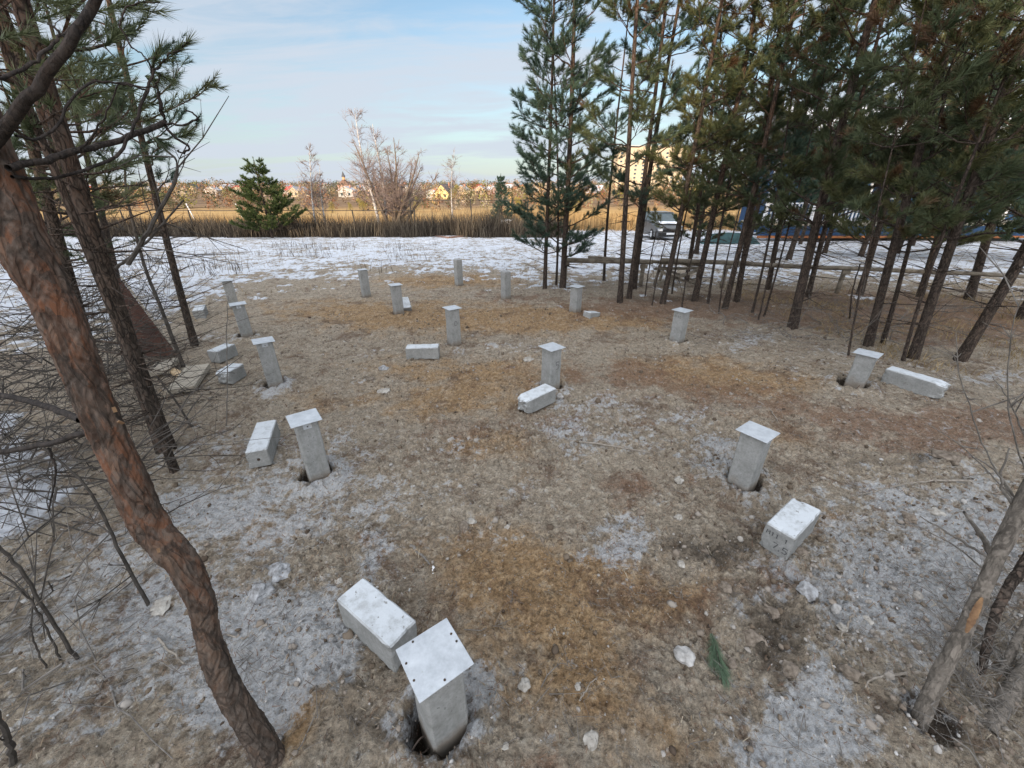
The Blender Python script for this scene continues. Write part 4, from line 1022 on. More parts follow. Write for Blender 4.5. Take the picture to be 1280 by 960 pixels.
stem('dead_sapling', [(97, 823), (60, 770), (20, 705), (-20, 670)], [gy_(97, 823)] * 4, 6, 5, 'dark dead stem curving to the left border, lower of two', SG, 4)
stem('dead_sapling', [(75, 825), (45, 760), (0, 715)], [gy_(75, 825)] * 3, 3.5, 2.5, 'fine dead stem beside the lower curved stem', SG, 2)
stem('dead_sapling', [(58, 835), (40, 795), (38, 780)], [gy_(58, 835)] * 3, 3, 2, 'short twig stub standing left of the two curved stems', SG, 1)
stem('dead_sapling', [(18, 958), (8, 915), (-15, 880)], [gy_(18, 958)] * 3, 9, 8, 'dark thick twig at the bottom left corner', SG, 1)
stem('dead_sapling', [(230, 460), (205, 395), (180, 330), (160, 250), (155, 200)], [gy_(230, 460)] * 5, 6, 2.5, 'long thin dead sapling left of the lone slim pine', SG, 6)
stem('dead_sapling', [(241, 534), (215, 495), (195, 470)], [gy_(241, 534)] * 3, 3.5, 2, 'short bent twig standing in front of the plank', SG, 2)
stem('dead_sapling', [(283, 535), (284, 480), (283, 420), (285, 370)], [gy_(283, 535)] * 4, 1.6, 1.0, 'hair-thin upright stalk before the left offcuts', SG, 0, 'deadwood')
stem('dead_sapling', [(160, 330), (185, 290), (215, 235), (222, 205), (205, 185)], [2.6] * 5, 7, 2.5, 'arching dead bough against the snow right of the left pines', SG, 10)
stem('dead_sapling', [(145, 335), (180, 305), (230, 250)], [2.7] * 3, 5, 2, 'second dead bough below the arching one', SG, 6)
for q, (bx, by, tx, ty, lb) in enumerate([(815, 382, 832, 300, 'left'), (806, 372, 820, 290, 'right')]):
    stem('dead_sapling', [(bx, by), ((bx + tx) / 2 - 1, (by + ty) / 2), (tx, ty)], [gy_(bx, by)] * 3, 2.2, 1.5, 'straight dead stem in front of the sawhorse, %s of a pair' % lb, 'thin dead stems in the grove', 2, 'bark')
for q, (bx, by, tx, ty, lb) in enumerate([(898, 392, 925, 260, 'before the dark twin trunks'), (1062, 400, 1075, 330, 'between the reddish pine and the last pile'), (852, 386, 872, 300, 'right of the sawhorse'), (948, 400, 990, 250, 'left of the reddish pine')]):
    stem('dead_sapling', [(bx, by), ((bx + tx) / 2 - 3, (by + ty) / 2), (tx, ty)], [gy_(bx, by)] * 3, 2.5, 1.5, 'straight thin dead stem ' + lb, 'thin dead stems in the grove', 3, 'bark')
for q, (L_, lb) in enumerate([([(1275, 640), (1230, 560), (1210, 500), (1190, 440)], 'tallest of the bare shoots at the right border'), ([(1285, 600), (1262, 520), (1262, 430), (1285, 350)], 'curved bare shoot hugging the right border'), ([(1290, 650), (1245, 600), (1205, 560), (1160, 530)], 'low bare shoot reaching left from the right border'), ([(1285, 560), (1262, 500), (1240, 470)], 'short bare shoot above the right trunk')]):
    stem('bare_shoot', L_, [2.0] * len(L_), 2.4, 1.0, lb, 'bare shoots at the right', 3, 'deadwood')

# brush piles (uncountable tangle)
def brushpile(n, reg, hmax, name, label, mat, lmin=.3, lmax=1.1, r=.005):
    g = Geo()
    for _ in range(n):
        px, py = rng.uniform(reg[0], reg[1]), rng.uniform(reg[2], reg[3]); B = gp(px, py)
        B[2] += rng.uniform(0, hmax)
        a = rng.uniform(0, 6.28); el = rng.normal(.1, .35); l = rng.uniform(lmin, lmax); d = np.array([math.cos(a) * math.cos(el), math.sin(a) * math.cos(el), math.sin(el)])
        pts = [B + d * l * u + rng.normal(0, .025, 3) for u in np.linspace(0, 1, 6)]
        for p in pts: p[2] = max(p[2], hz(p[0], p[1]) + .01)
        r0 = r * rng.uniform(.5, 1.6); g.tube(pts, np.linspace(r0, r0 * .4, 6), 5)
        for _k in range(rng.integers(2, 6)):
            k = rng.integers(1, 5); e = pts[k] + (d + rng.normal(0, .7, 3)) * l * .28; m_ = (pts[k] + e) / 2 + rng.normal(0, .015, 3)
            g.tube([pts[k], m_, e], [r0 * .5, r0 * .35, r0 * .2], 3)
    o = g.build(name, MAT[mat]); tag(o, label, 'brush', kind='stuff')
brushpile(230, (-60, 190, 440, 680), .7, 'brushwood', 'tangle of dead grey branches behind the big trunk on the left', 'deadwood_dark')
brushpile(240, (95, 222, 380, 570), .95, 'dead_boughs', 'thicket of dead dark boughs around the dark left stems', 'deadwood_dark', .3, .9, .004)
brushpile(60, (-80, 120, 560, 900), .1, 'fallen_branches', 'pale fallen branches strewn at the left border', 'deadwood', .3, .9, .004)
brushpile(150, (1160, 1330, 720, 930), .12, 'dry_brush', 'pale dry brushwood around the trunks at the lower right', 'deadwood', .08, .42, .0017)
brushpile(110, (880, 1260, 385, 430), .12, 'grove_brushwood', 'dead twigs lying under the right-hand grove', 'deadwood', .3, 1., .005)
brushpile(150, (500, 1270, 430, 940), .0, 'twig_scatter', 'small dead twigs lying about the cleared soil', 'deadwood', .04, .26, .0016)
brushpile(120, (10, 480, 560, 950), .0, 'twig_litter', 'small dead twigs lying about the left foreground', 'deadwood', .04, .3, .0016)

# individual sticks
def stick(L, w, label, mat='stick', lift=.008):
    P = np.array([gp(x, y) for x, y in L]); P[:, 2] = [zg(a, b) for a, b in P[:, :2]]; P[:, 2] += lift
    P = spl(P, 16); P[1:-1] += rng.normal(0, .0025, (14, 3)); B = P[0].copy()
    g = Geo(); r = np.array([w * .36 * mpp(p) for p in P]) * np.linspace(1.1, .5, 16); g.tube(P - 0, r, 6, True)
    o = g.build('fallen_stick', MAT[mat]); o.data.transform(Matrix.Translation(tuple(-B))); o.location = tuple(B); tag(o, label, 'stick')
stick([(335, 782), (305, 796), (283, 792)], 5, 'pale forked stick on the frost right of the big left trunk')
stick([(200, 802), (222, 822), (240, 838)], 4, 'pale stick just left of the big left trunk')
stick([(283, 792), (250, 806), (225, 815)], 3, 'thin dark stick running under the big left trunk', 'deadwood')
stick([(690, 548), (745, 560), (800, 566), (830, 572)], 3, 'long thin stick lying in mid ground behind the pine litter')
stick([(1208, 606), (1170, 604), (1130, 607), (1070, 620)], 3.5, 'long pale stick on the right slope')
stick([(1158, 842), (1120, 847), (1090, 850), (1080, 862)], 5, 'crooked pale stick left of the scarred trunk')
stick([(1065, 768), (1055, 790), (1042, 808)], 4, 'curved pale stick on the gravelly soil, right foreground')
stick([(1040, 902), (1070, 905), (1098, 913)], 5, 'brown stick half buried at the lower right')
stick([(513, 684), (530, 698), (538, 708)], 5, 'short mossy green-grey stick left of the sandy patch', 'deadwood')
stick([(542, 711), (542, 720)], 3.2, 'tiny bright white butt on the soil in the centre', 'white')
stick([(724, 880), (735, 862), (746, 850)], 2.5, 'thin straw on the brown soil near the bottom')
stick([(948, 500), (962, 512), (972, 530)], 2.2, 'thin straw behind the pile with steel tab')
stick([(935, 960), (937, 935), (940, 925)], 4, 'brown stick end poking up at the bottom edge', 'deadwood')
stick([(60, 890), (110, 872), (180, 845)], 3, 'thin dark stick lying along the lower left slope', 'deadwood')

# pine sprig lying on the ground
B = gp(884, 784); E_ = gp(906, 862); B[2] = zg(*B[:2]) + .015; E_[2] = zg(*E_[:2]) + .02
t = thing('pine_sprig', B, 'fresh green pine sprig lying on the brown soil', 'pine sprig')
g = Geo(); g.tube([B, (B + E_) / 2 + [0, 0, .015], E_ * .8 + B * .2], [.0035, .003, .002], 6); g.build('twig', MAT['bark'], t)
g = Geo(); S = []; D = []; Ls = []
dv = E_ - B
for q in range(9):
    u = rng.uniform(.05, .62); s0 = B + dv * u + rng.normal(0, .006, 3); d = norm(norm(dv) + rng.normal(0, .2, 3) * [1, 1, .3]); S.append(s0); D.append(d); Ls.append(.09)
shoots_mesh(g, np.array(S), np.array(D), np.array(Ls), 90, .075, .0012, 24)
m_sp = mat_needles('fresh_pine_needles', (.07, .12, .08), (.11, .17, .11), (.16, .22, .14), .9)
o = g.build('needles', m_sp, t)

# ------------------------------------------------------------------ rocks
def rock(px, py, w, label, flat=.6, mat='rock', seed=0, rough=.35, name='stone'):
    B = gp(px, py); B[2] = zg(B[0], B[1]); r = w / 2 * mpp(B)
    bm = bmesh.new(); bmesh.ops.create_icosphere(bm, subdivisions=3, radius=1); so = Vector((seed * 5.1, seed * 2.2, seed))
    sx = random.uniform(.85, 1.15)
    for v in bm.verts:
        c = v.co.copy(); n = mn.fractal(c * 1.1 + so, 1, 2, 3) * rough * 1.4 + mn.noise(c * 6 + so) * .06
        v.co = c * (1 + n); v.co.x *= sx * r; v.co.y *= r * .85; v.co.z = max(v.co.z, -.5) * r * flat
    g = geo_bm(bm, Matrix.Translation((B[0], B[1], B[2] + r * flat * .1)) @ Matrix.Rotation(seed * 1.7, 4, 'Z'))
    o = g.build(name, MAT[mat]); o.data.transform(Matrix.Translation(tuple(-B))); o.location = tuple(B); tag(o, label, 'stone' if name == 'stone' else 'clod', 'loose stones and clods')
MAT['rock'] = simple('pale_stone', (.24, .22, .19), (.4, .38, .34), 30, .9, .6, .004)
MAT['rock_white'] = simple('white_stone', (.22, .21, .195), (.44, .43, .41), 30, .85, .5, .003)
MAT['frosted'] = simple('frosted_clod', (.15, .145, .14), (.42, .43, .44), 22, .95, .8, .006)
MAT['clod'] = simple('earth_clod', (.10, .08, .06), (.24, .2, .16), 30, .95, .8, .006)
RK = [(348, 714, 36, 'largest frosted lump, upper of two left of the nearest offcut', .5, 'frosted'), (328, 742, 30, 'frosted lump, lower of two left of the nearest offcut', .8, 'frosted'),
 (205, 760, 24, 'flat pale stone right of the dark curved stem', .35, 'rock'), (655, 858, 17, 'round tan stone right of the nearest pile', .9, 'rock'), (854, 822, 24, 'whitest stone, left of the green pine sprig', .6, 'rock_white'),
 (738, 926, 20, 'upright yellowish stone at the bottom centre', 1.3, 'rock'), (848, 648, 11, 'pale stone below the pile with steel tab', .8, 'rock'), (851, 706, 11, 'pale stone left of the squat offcut', .7, 'rock'),
 (848, 603, 12, 'pale stone left of the pile with steel tab', .7, 'rock'), (1042, 765, 14, 'round white stone on the right slope', .8, 'rock_white'), (1050, 790, 12, 'grey stone under the round white one', .8, 'rock'),
 (1137, 646, 18, 'brown stone lying on the right slope', .5, 'clod'), (590, 655, 11, 'pale pebble in the centre, right of a similar one', .7, 'rock'), (580, 660, 13, 'brown pebble in the centre, left of a pale one', .7, 'clod'),
 (635, 660, 9, 'small pale pebble right of the central pair', .7, 'rock'), (928, 612, 14, 'pale chunk at the foot of the pile with steel tab', .7, 'rock'), (880, 690, 16, 'dark earth clod above the white stone', .6, 'clod'),
 (940, 800, 26, 'large dark clod right of the pine sprig', .45, 'clod'), (985, 840, 20, 'dark clod between frost and gravel', .6, 'clod'), (960, 770, 20, 'rough clod above the large dark clod', .6, 'clod'),
 (1005, 745, 24, 'frosted clod behind the round white stone', .6, 'frosted'), (905, 740, 18, 'broad clod upslope of the pine sprig', .5, 'clod'), (700, 498, 10, 'white crumb right of the pile marked 5', .7, 'rock_white'),
 (760, 488, 6, 'tiny bright chip far right of the pile marked 5', .7, 'rock_white'), (660, 452, 14, 'pinkish lump left of the pile marked 5', .6, 'rock'), (480, 462, 14, 'frosted lump between offcut and left piles', .5, 'frosted'),
 (463, 475, 12, 'brown flat chip left of the frosted lump', .3, 'clod'), (480, 490, 14, 'flat pale chip in front of the brown flat chip', .3, 'rock'), (722, 862, 9, 'small stone between sprig and tan stone', .7, 'rock'),
 (632, 934, 10, 'small grey stone below the nearest pile', .7, 'rock'), (425, 728, 12, 'small tan stone at the back of the nearest offcut', .6, 'rock'), (1225, 828, 20, 'pale stone between the right trunks', .5, 'rock_white'),
 (1000, 690, 16, 'dark clod under the squat offcut', .5, 'clod'), (1082, 780, 12, 'pale stone right of the round white one', .7, 'rock'), (915, 832, 14, 'small clod right of the sprig', .6, 'clod'), (1060, 845, 20, 'cone-like clod by the crooked pale stick', .7, 'clod'),
 (1170, 640, 16, 'stone on the right slope below the long stick', .5, 'rock'), (800, 640, 12, 'small tilted chip in mid ground', .5, 'clod'), (694, 590, 12, 'small clod in front of the long thin stick', .5, 'clod'), (1180, 575, 26, 'dark earthy clod heap on the right slope', .5, 'clod')]
for q, (x, y, w, lb, fl, mt) in enumerate(RK): rock(x, y, w, lb, fl, mt, q + 1, name='stone' if 'rock' in mt else 'earth_clod')
# unnamed crumbs as one stuff
def crumbs():
    n = 16000; X = rng.uniform(-3.5, 5, n); Y = rng.uniform(.4, 7, n); z, fr, sn, og, rd, dk = ground_fields(X[None], Y[None]); PX, PY = proj(X, Y, z[0])
    w = np.clip(blobs([(960, 780, 100, 80, 1.), (900, 680, 80, 40, .8), (900, 575, 50, 34, .8), (1150, 720, 130, 100, .7), (430, 840, 40, 60, .4), (690, 545, 140, 30, .5), (350, 715, 60, 30, .4)], PX, PY) + .16 + .5 * (fbm(X * 1.2, Y * 1.2, 3, 5) > .12), 0, 1)
    k = (rng.uniform(0, 1, n) < w) & (sn[0] < .3); X, Y, z = X[k], Y[k], z[0][k]; m = len(X); s = rng.lognormal(math.log(.0062), .55, m).clip(.0035, .028)
    bm = bmesh.new(); bmesh.ops.create_icosphere(bm, subdivisions=2, radius=1); iv = np.array([v.co[:] for v in bm.verts]); jf = np.array([[q.index for q in p.verts] for p in bm.faces]); bm.free()
    q, _ = np.linalg.qr(rng.normal(size=(m, 3, 3))); sd = rng.uniform(0, 90, m)
    nn = fbm(iv[None, :, 0] * 1.3 + sd[:, None], iv[None, :, 1] * 1.3 + iv[None, :, 2] * 1.7 + sd[:, None], 3, 3)
    base = iv[None] * (1 + .8 * nn[..., None]) * rng.uniform(.6, 1.1, (m, 1, 3)); Vv = np.einsum('mij,mkj->mki', q, base) * s[:, None, None]
    Vv += np.stack([X, Y, z + s * .2], -1)[:, None]; T = jf[None] + (np.arange(m) * len(iv))[:, None, None]
    me = mesh_np('soil_crumbs', Vv.reshape(-1, 3), None, T.reshape(-1, 3), True); me.materials.append(mat_tone('soil_crumb', [(.07, .052, .038), (.14, .11, .08), (.22, .185, .15), (.31, .29, .26)]))
    a = me.attributes.new('tone', 'FLOAT', 'POINT'); a.data.foreach_set('value', np.repeat(rng.uniform(0, 1, m), len(iv)).astype(np.float32))
    o = bpy.data.objects.new('soil_crumbs', me); COL.objects.link(o); tag(o, 'crumbly clods of dug earth strewn over the rough soil', 'earth', kind='stuff')
crumbs()

# ------------------------------------------------------------------ timber by the left pines
def board(name, quad, zt, thick, label, mat, cat):
    P = []
    for px, py in quad:
        d = ray(px, py); t = (zt - CH) / d[2]; P.append(np.array([d[0] * t, d[1] * t]))
    c = sum(P) / 4; a = ((P[1] - P[2]) + (P[0] - P[3])) / 2; L_ = np.linalg.norm(a); w = (np.linalg.norm(P[1] - P[0]) + np.linalg.norm(P[2] - P[3])) / 2
    ang = math.atan2(a[1], a[0]); bm = block_bm((L_, w, thick), .003, 5, .0012, 5)
    g = geo_bm(bm, Matrix.Rotation(ang, 4, 'Z')); o = g.build(name, MAT[mat]); o.location = (c[0], c[1], zt - thick / 2); tag(o, label, cat)
board('plank', [(234, 457), (260, 455), (239, 486), (211, 484)], .10, .055, 'broad weathered grey plank lying left of the offcuts', 'plank', 'plank')
board('plank', [(205, 446), (216, 450), (203, 466), (190, 462)], .11, .05, 'short grey board under the rusty sheet', 'plank', 'plank')
board('timber_scrap', [(207, 460), (215, 457), (229, 466), (222, 470)], .08, .04, 'short fresh yellow timber scrap behind the plank', 'plank_fresh', 'timber')
Yb = gp(222, 446)[1]
p1 = pt(150, 348, Yb + .5); p2 = pt(222, 444, Yb); p3 = pt(182, 446, Yb - .1); p4 = pt(128, 352, Yb + .3)
g = Geo(); nn = norm(np.cross(p2 - p1, p3 - p1)) * .006
g.add([p + s * nn for s in (-1, 1) for p in (p1, p2, p3, p4)], [[0, 1, 2, 3], [7, 6, 5, 4], [0, 4, 5, 1], [1, 5, 6, 2], [2, 6, 7, 3], [3, 7, 4, 0]])
o = g.build('rusty_sheet', MAT['rusty']); tag(o, 'dark rusty metal sheet leaning among the left pines', 'metal sheet')
g = Geo(); g.bar(p1 + [.0, .02, .02], p2 + [0, .02, .01], .02, .02); 
o = g.build('thin_lath', MAT['plank']); tag(o, 'thin pale lath along the upper edge of the rusty sheet', 'lath')

# ------------------------------------------------------------------ log bench rails and sawhorse
def rail_thing(name, a, b, za, zb, w, posts, label, cat, Ya=None, Yb=None):
    A = pt(a[0], a[1], Ya); Bq = pt(b[0], b[1], Yb); root = thing(name, (A[0], A[1], hz(A[0], A[1])), label, cat, 'log rails by the grove')
    g = Geo(); P = np.array([A + (Bq - A) * u for u in np.linspace(0, 1, 24)]); P[:, 2] += .012 * pn(np.linspace(0, 6, 24), np.full(24, A[0]), 5); g.tube(P, w / 2 * np.linspace(1.1, .85, 24), 10, True)
    g.build('rail', MAT['log'], root, smooth=True)
    for u in posts:
        p = A + (Bq - A) * u; g = Geo(); g.tube([[p[0], p[1], hz(p[0], p[1]) - .1], [p[0], p[1], p[2] - w * .4]], .045, 10, True); g.build('post', MAT['log'], root, smooth=True)
        g = Geo(); g.box([p[0], p[1] - .05, p[2] - w * .65 - .02], (.16, .035, .08)); g.build('cleat', MAT['log'], root)
Yr = 9.2
rail_thing('log_rail', (704, 325), (816, 328), 0, 0, .10, (.03, .9), 'short log rail on two posts between the first pines', 'log rail', Yr, Yr - .2)
rail_thing('log_rail', (735, 322), (880, 331), 0, 0, .08, (.97,), 'middle log rail behind the sawhorse', 'log rail', Yr + .5, Yr - .1)
rail_thing('log_rail', (826, 325), (1300, 346), 0, 0, .09, (.2, .527, .93), 'long log rail running to the right in front of the blue house', 'log rail', Yr, Yr - 1.5)
c = gp(845, 358); t = thing('sawhorse', c, 'weathered X-legged sawhorse between the grove pines', 'sawhorse')
Ys = c[1]
for a, b in (((822, 355), (872, 338)), ((822, 338), (868, 356)), ((818, 356), (826, 330))):
    g = Geo(); g.bar(pt(*a, Ys), pt(*b, Ys), .06, .05); g.build('leg', MAT['log'], t)
    g = Geo(); g.bar(pt(a[0] + 6, a[1] - 3, Ys + .7), pt(b[0] + 6, b[1] - 3, Ys + .7), .06, .05); g.build('leg', MAT['log'], t)
g = Geo(); g.bar(pt(818, 336, Ys + .35), pt(880, 335, Ys + .35), .08, .05); g.build('beam', MAT['log'], t)

# ------------------------------------------------------------------ fence
FY = 31.
mf = MAT['fence']
def fence(pxs, topy, label, Yf):
    x0 = pt(pxs[0], topy, Yf); t = thing('wire_fence', (x0[0], Yf, hz(x0[0], Yf)), label, 'fence', 'wire fences along the field')
    tops = []
    for px in pxs:
        p = pt(px, topy, Yf); zz = hz(p[0], p[1]); g = Geo(); lean = rng.normal(0, .05); g.tube([[p[0] - lean, p[1], zz - .2], [p[0], p[1], p[2] + .05]], .045, 8, True); g.build('post', mf, t); tops.append(p)
    g = Geo(); 
    for a, b in zip(tops[:-1], tops[1:]): g.tube([a, (a + b) / 2 - [0, 0, .02], b], .024, 6)
    g.build('top_rail', mf, t)
fence((-60, 60, 150, 235, 345, 440, 518), 263, 'wire fence with dark posts left of the birches, lower rail', FY)
fence((512, 588, 660), 250, 'taller wire fence section right of the birches', FY + .5)

# ------------------------------------------------------------------ bare trees
def bare(px, Y, topy, rpx, label, seed, spread=.35, nb=38, lean=0, mat='birch', tm='birch_twig', name='birch_tree', stems=1, tr=.012):
    rg = np.random.default_rng(seed); d = ray(px, 300); X = d[0] * Y / d[1]; z = hz(X, Y)
    # x from pixel at base
    for _ in range(4):
        qx, qy = proj(np.array(X), np.array(float(Y)), np.array(z)); X += (px - float(qx)) * Y / F * cP; z = hz(X, Y)
    B = np.array([X, Y, z]); top = pt(px + lean, topy, Y); H = top[2] - z
    t = thing(name, B, label, 'birch' if name == 'birch_tree' else 'bare tree', 'bare trees along the fence')
    gt = Geo(); gb = Geo()
    for s_ in range(stems):
        Tt = top + (np.array([rg.normal(0, .3 * H), rg.normal(0, .15 * H), -rg.uniform(.02, .3) * H]) if s_ else 0)
        s = np.linspace(0, 1, 14); P = B + (Tt - B) * s[:, None]; P[:, 0] += .05 * H * np.sin(s * 3 + rg.uniform(0, 6)) * s; r0 = rpx * dep(B) / F
        rad = r0 * (1 - .9 * s) + .006; gt.tube(P, rad, 8)
        for b in range(nb):
            u = rg.uniform(.18, .97); c = np.array([np.interp(u, s, P[:, k]) for k in range(3)]); a = rg.uniform(0, 6.28); l = spread * H * (1.1 - u) * rg.uniform(.5, 1.1)
            e = rg.uniform(.4, 1.0); dd = np.array([math.cos(a) * math.cos(e), math.sin(a) * math.cos(e), math.sin(e)])
            m = c + dd * l * .55; E2 = c + dd * l + [0, 0, .04 * l] + rg.normal(0, .05 * l, 3); rb = max(r0 * .3 * (1.1 - u), tr)
            gb.tube([c, m, E2], [rb, rb * .7, tr * .6], 4)
            for _k in range(7):
                w = rg.uniform(.2, 1); c2 = c + (E2 - c) * w; d2 = dd + rg.normal(0, .5, 3); l2 = l * rg.uniform(.2, .5) + .1; e2_ = c2 + d2 * l2; gb.tube([c2, e2_], [tr * .8, tr * .4], 3)
                for _j in range(2): gb.tube([c2 + d2 * l2 * .5, c2 + d2 * l2 * .5 + (d2 + rg.normal(0, .6, 3)) * l2 * .5], [tr * .55, tr * .3], 3)
    gt.build('trunk', MAT[mat], t, smooth=True); gb.build('branches', MAT[tm], t)
bare(477, 32., 135, 1.9, 'tallest white birch in the cluster beside the fence, leaning left', 1, .36, 40, -32)
bare(484, 33., 155, 1.9, 'second birch of the cluster, just right of the tallest', 2, .36, 38, -12)
bare(492, 32.5, 172, 2.4, 'spreading many-stemmed bare tree right of the two birches', 3, .38, 20, 2, 'shrub', 'birch_twig', 'bare_tree', 6)
bare(500, 34., 205, 2.0, 'lower rounded bare bush at the right of the birch cluster', 4, .42, 18, 12, 'shrub', 'birch_twig', 'bare_tree', 4)
bare(397, 33., 182, 1.4, 'slim birch right of the young spruce-like pine, leaning left', 5, .34, 32, -16)
bare(408, 33.5, 205, 1.2, 'smaller slim birch right beside the leaning slim one', 6, .36, 28, -8)
bare(566, 48., 188, .9, 'faint lone birch standing beyond the taller fence', 7, .36, 34, 0)

# ------------------------------------------------------------------ young conifers by the fence
def conifer(px, basey, topy, Y, bl, label, seed, nd='spruce', cb=.25, dens=1., needles=36, nw=.012, nl=.1, whorl=.3):
    P0 = pt(px, basey, Y); B = np.array([P0[0], Y, hz(P0[0], Y)]); tp = pt(px, topy, Y); H = tp[2] - B[2]
    pine(B, None, .09, H, label, 'young conifers by the fence', seed, cb, bl, dens, 'bark', nd, needles=needles, nl=nl, nw=nw, bend=.02, conical=True, whorl=whorl)
conifer(341, 298, 198, 28.5, 2.6, 'bushy young conical pine in front of the fence on the left', 401, needles=40, whorl=.2, nl=.13, nw=.012, dens=.85)
conifer(627, 268, 218, 38, 1.3, 'small dark conical conifer at the right end of the fence', 402, 'needles_b', needles=34, nw=.016, whorl=.2)

# ------------------------------------------------------------------ house, car, box etc. behind the grove
MAT['blue'] = simple('blue_siding', (.012, .04, .095), (.02, .06, .13), 4, .6, .3, .004, (1, 1, 10))
MAT['roof_dark'] = simple('dark_roof', (.06, .06, .065), (.11, .11, .115), 5, .7)
MAT['snow'] = simple('snow_cover', (.74, .76, .8), (.84, .85, .87), 3, .8, .3, .02)
MAT['orange'] = simple('orange_board', (.26, .09, .03), (.36, .14, .05), 5, .7)
MAT['glass'] = simple('window_glass', (.03, .05, .06), (.05, .08, .09), 2, .08, 0, spec=.6)
MAT['carpaint'] = simple('grey_car_paint', (.07, .075, .08), (.09, .095, .1), 3, .3, 0, spec=.5)
MAT['rubber'] = simple('tyre_rubber', (.02, .02, .02), (.03, .03, .03), 20, .9)
MAT['tarp'] = simple('green_tarp', (.015, .045, .045), (.03, .08, .08), 3, .6, .6, .03)
MAT['lamp'] = simple('headlamp_glass', (.5, .52, .55), (.6, .62, .64), 9, .1, 0, spec=.6)
def blue_house():
    Y = 25.5; xl = pt(945, 300, Y)[0]; xr = pt(1330, 300, Y)[0]; z0 = hz((xl + xr) / 2, Y); zf = .15
    t = thing('blue_house', ((xl + xr) / 2, Y + 4, z0), 'blue wooden house with snowy roof behind the grove on the right', 'house')
    g = Geo(); hx0 = xl + 3; g.box(((hx0 + xr) / 2, Y + 5.2, (z0 + 4.4) / 2), (xr - hx0, 6, 4.4 - z0)); wall = g.build('wall', MAT['blue'], t)
    g = Geo(); x0, x1 = hx0 - .8, xr + .8; ya, yb = Y - .2, Y + 9; ze = 4.1; zr = 6.6; ym = Y + 5
    g.add([[x0, ya, ze], [x1, ya, ze], [x1, ym, zr], [x0, ym, zr], [x0, yb, ze], [x1, yb, ze], [x0, ya, ze - .15], [x1, ya, ze - .15], [x0, yb, ze - .15], [x1, yb, ze - .15]], [[0, 1, 2, 3], [3, 2, 5, 4], [6, 7, 1, 0], [8, 9, 7, 6], [4, 5, 9, 8]], [[0, 3, 4], [1, 5, 2], [0, 4, 8], [0, 8, 6], [1, 7, 9], [1, 9, 5]])
    rf = g.build('roof', MAT['roof_dark'], t)
    g = Geo(); e = .08; g.add([[x0 + .1, ya + .3, ze + e + .15], [x1 - .1, ya + .3, ze + e + .15], [x1 - .1, ym, zr + e], [x0 + .1, ym, zr + e], [x0 + .1, ya + .3, ze + .17], [x1 - .1, ya + .3, ze + .17]], [[0, 1, 2, 3], [4, 5, 1, 0]]); g.build('roof_snow', MAT['snow'], t)
    for wx in (hx0 + 2.5, hx0 + 6.5, hx0 + 10.5):
        g = Geo(); g.box((wx, Y + 2.17, 2.0), (1.2, .06, 1.3)); w = g.build('window', MAT['white'], t); g = Geo(); g.box((wx, Y + 2.13, 2.0), (1.0, .04, 1.1)); g.build('pane', MAT['glass'], w)
    g = Geo(); g.box(((xl + xr) / 2, Y + 1.1, zf - .08), (xr - xl, 2.2, .16)); g.build('deck', MAT['plank'], t)
    g = Geo(); g.box(((xl + xr) / 2, Y + .0, (zf - .18 + z0 + .35) / 2), (xr - xl, .05, zf - .18 - z0 - .35)); g.build('skirting', MAT['blue'], t)
    g = Geo(); g.box(((xl + xr) / 2, Y - .02, z0 + .27), (xr - xl, .05, .13)); g.build('orange_trim', MAT['orange'], t)
    # balustrade
    xa, xb = xl + .2, pt(1075, 280, Y)[0]
    g = Geo(); g.bar((xa, Y + .1, zf + 1.05), (xb, Y + .1, zf + 1.05), .08, .07); g.bar((xa, Y + .1, zf + .12), (xb, Y + .1, zf + .12), .06, .06); rl = g.build('balustrade', MAT['white'], t)
    n = 26
    for q in range(n):
        x = xa + (xb - xa) * (q + .5) / n; g = Geo(); g.box((x, Y + .1, zf + .58), (.07, .05, .88)); g.build('baluster', MAT['white'], rl)
    for x in (xa, (xa + xb) / 2, xb, xb + 4.2, xb + 8.4):
        g = Geo(); g.box((x, Y + .1, (zf + ze) / 2), (.13, .13, ze - zf - .1)); g.build('porch_post', MAT['white'], t)
blue_house()
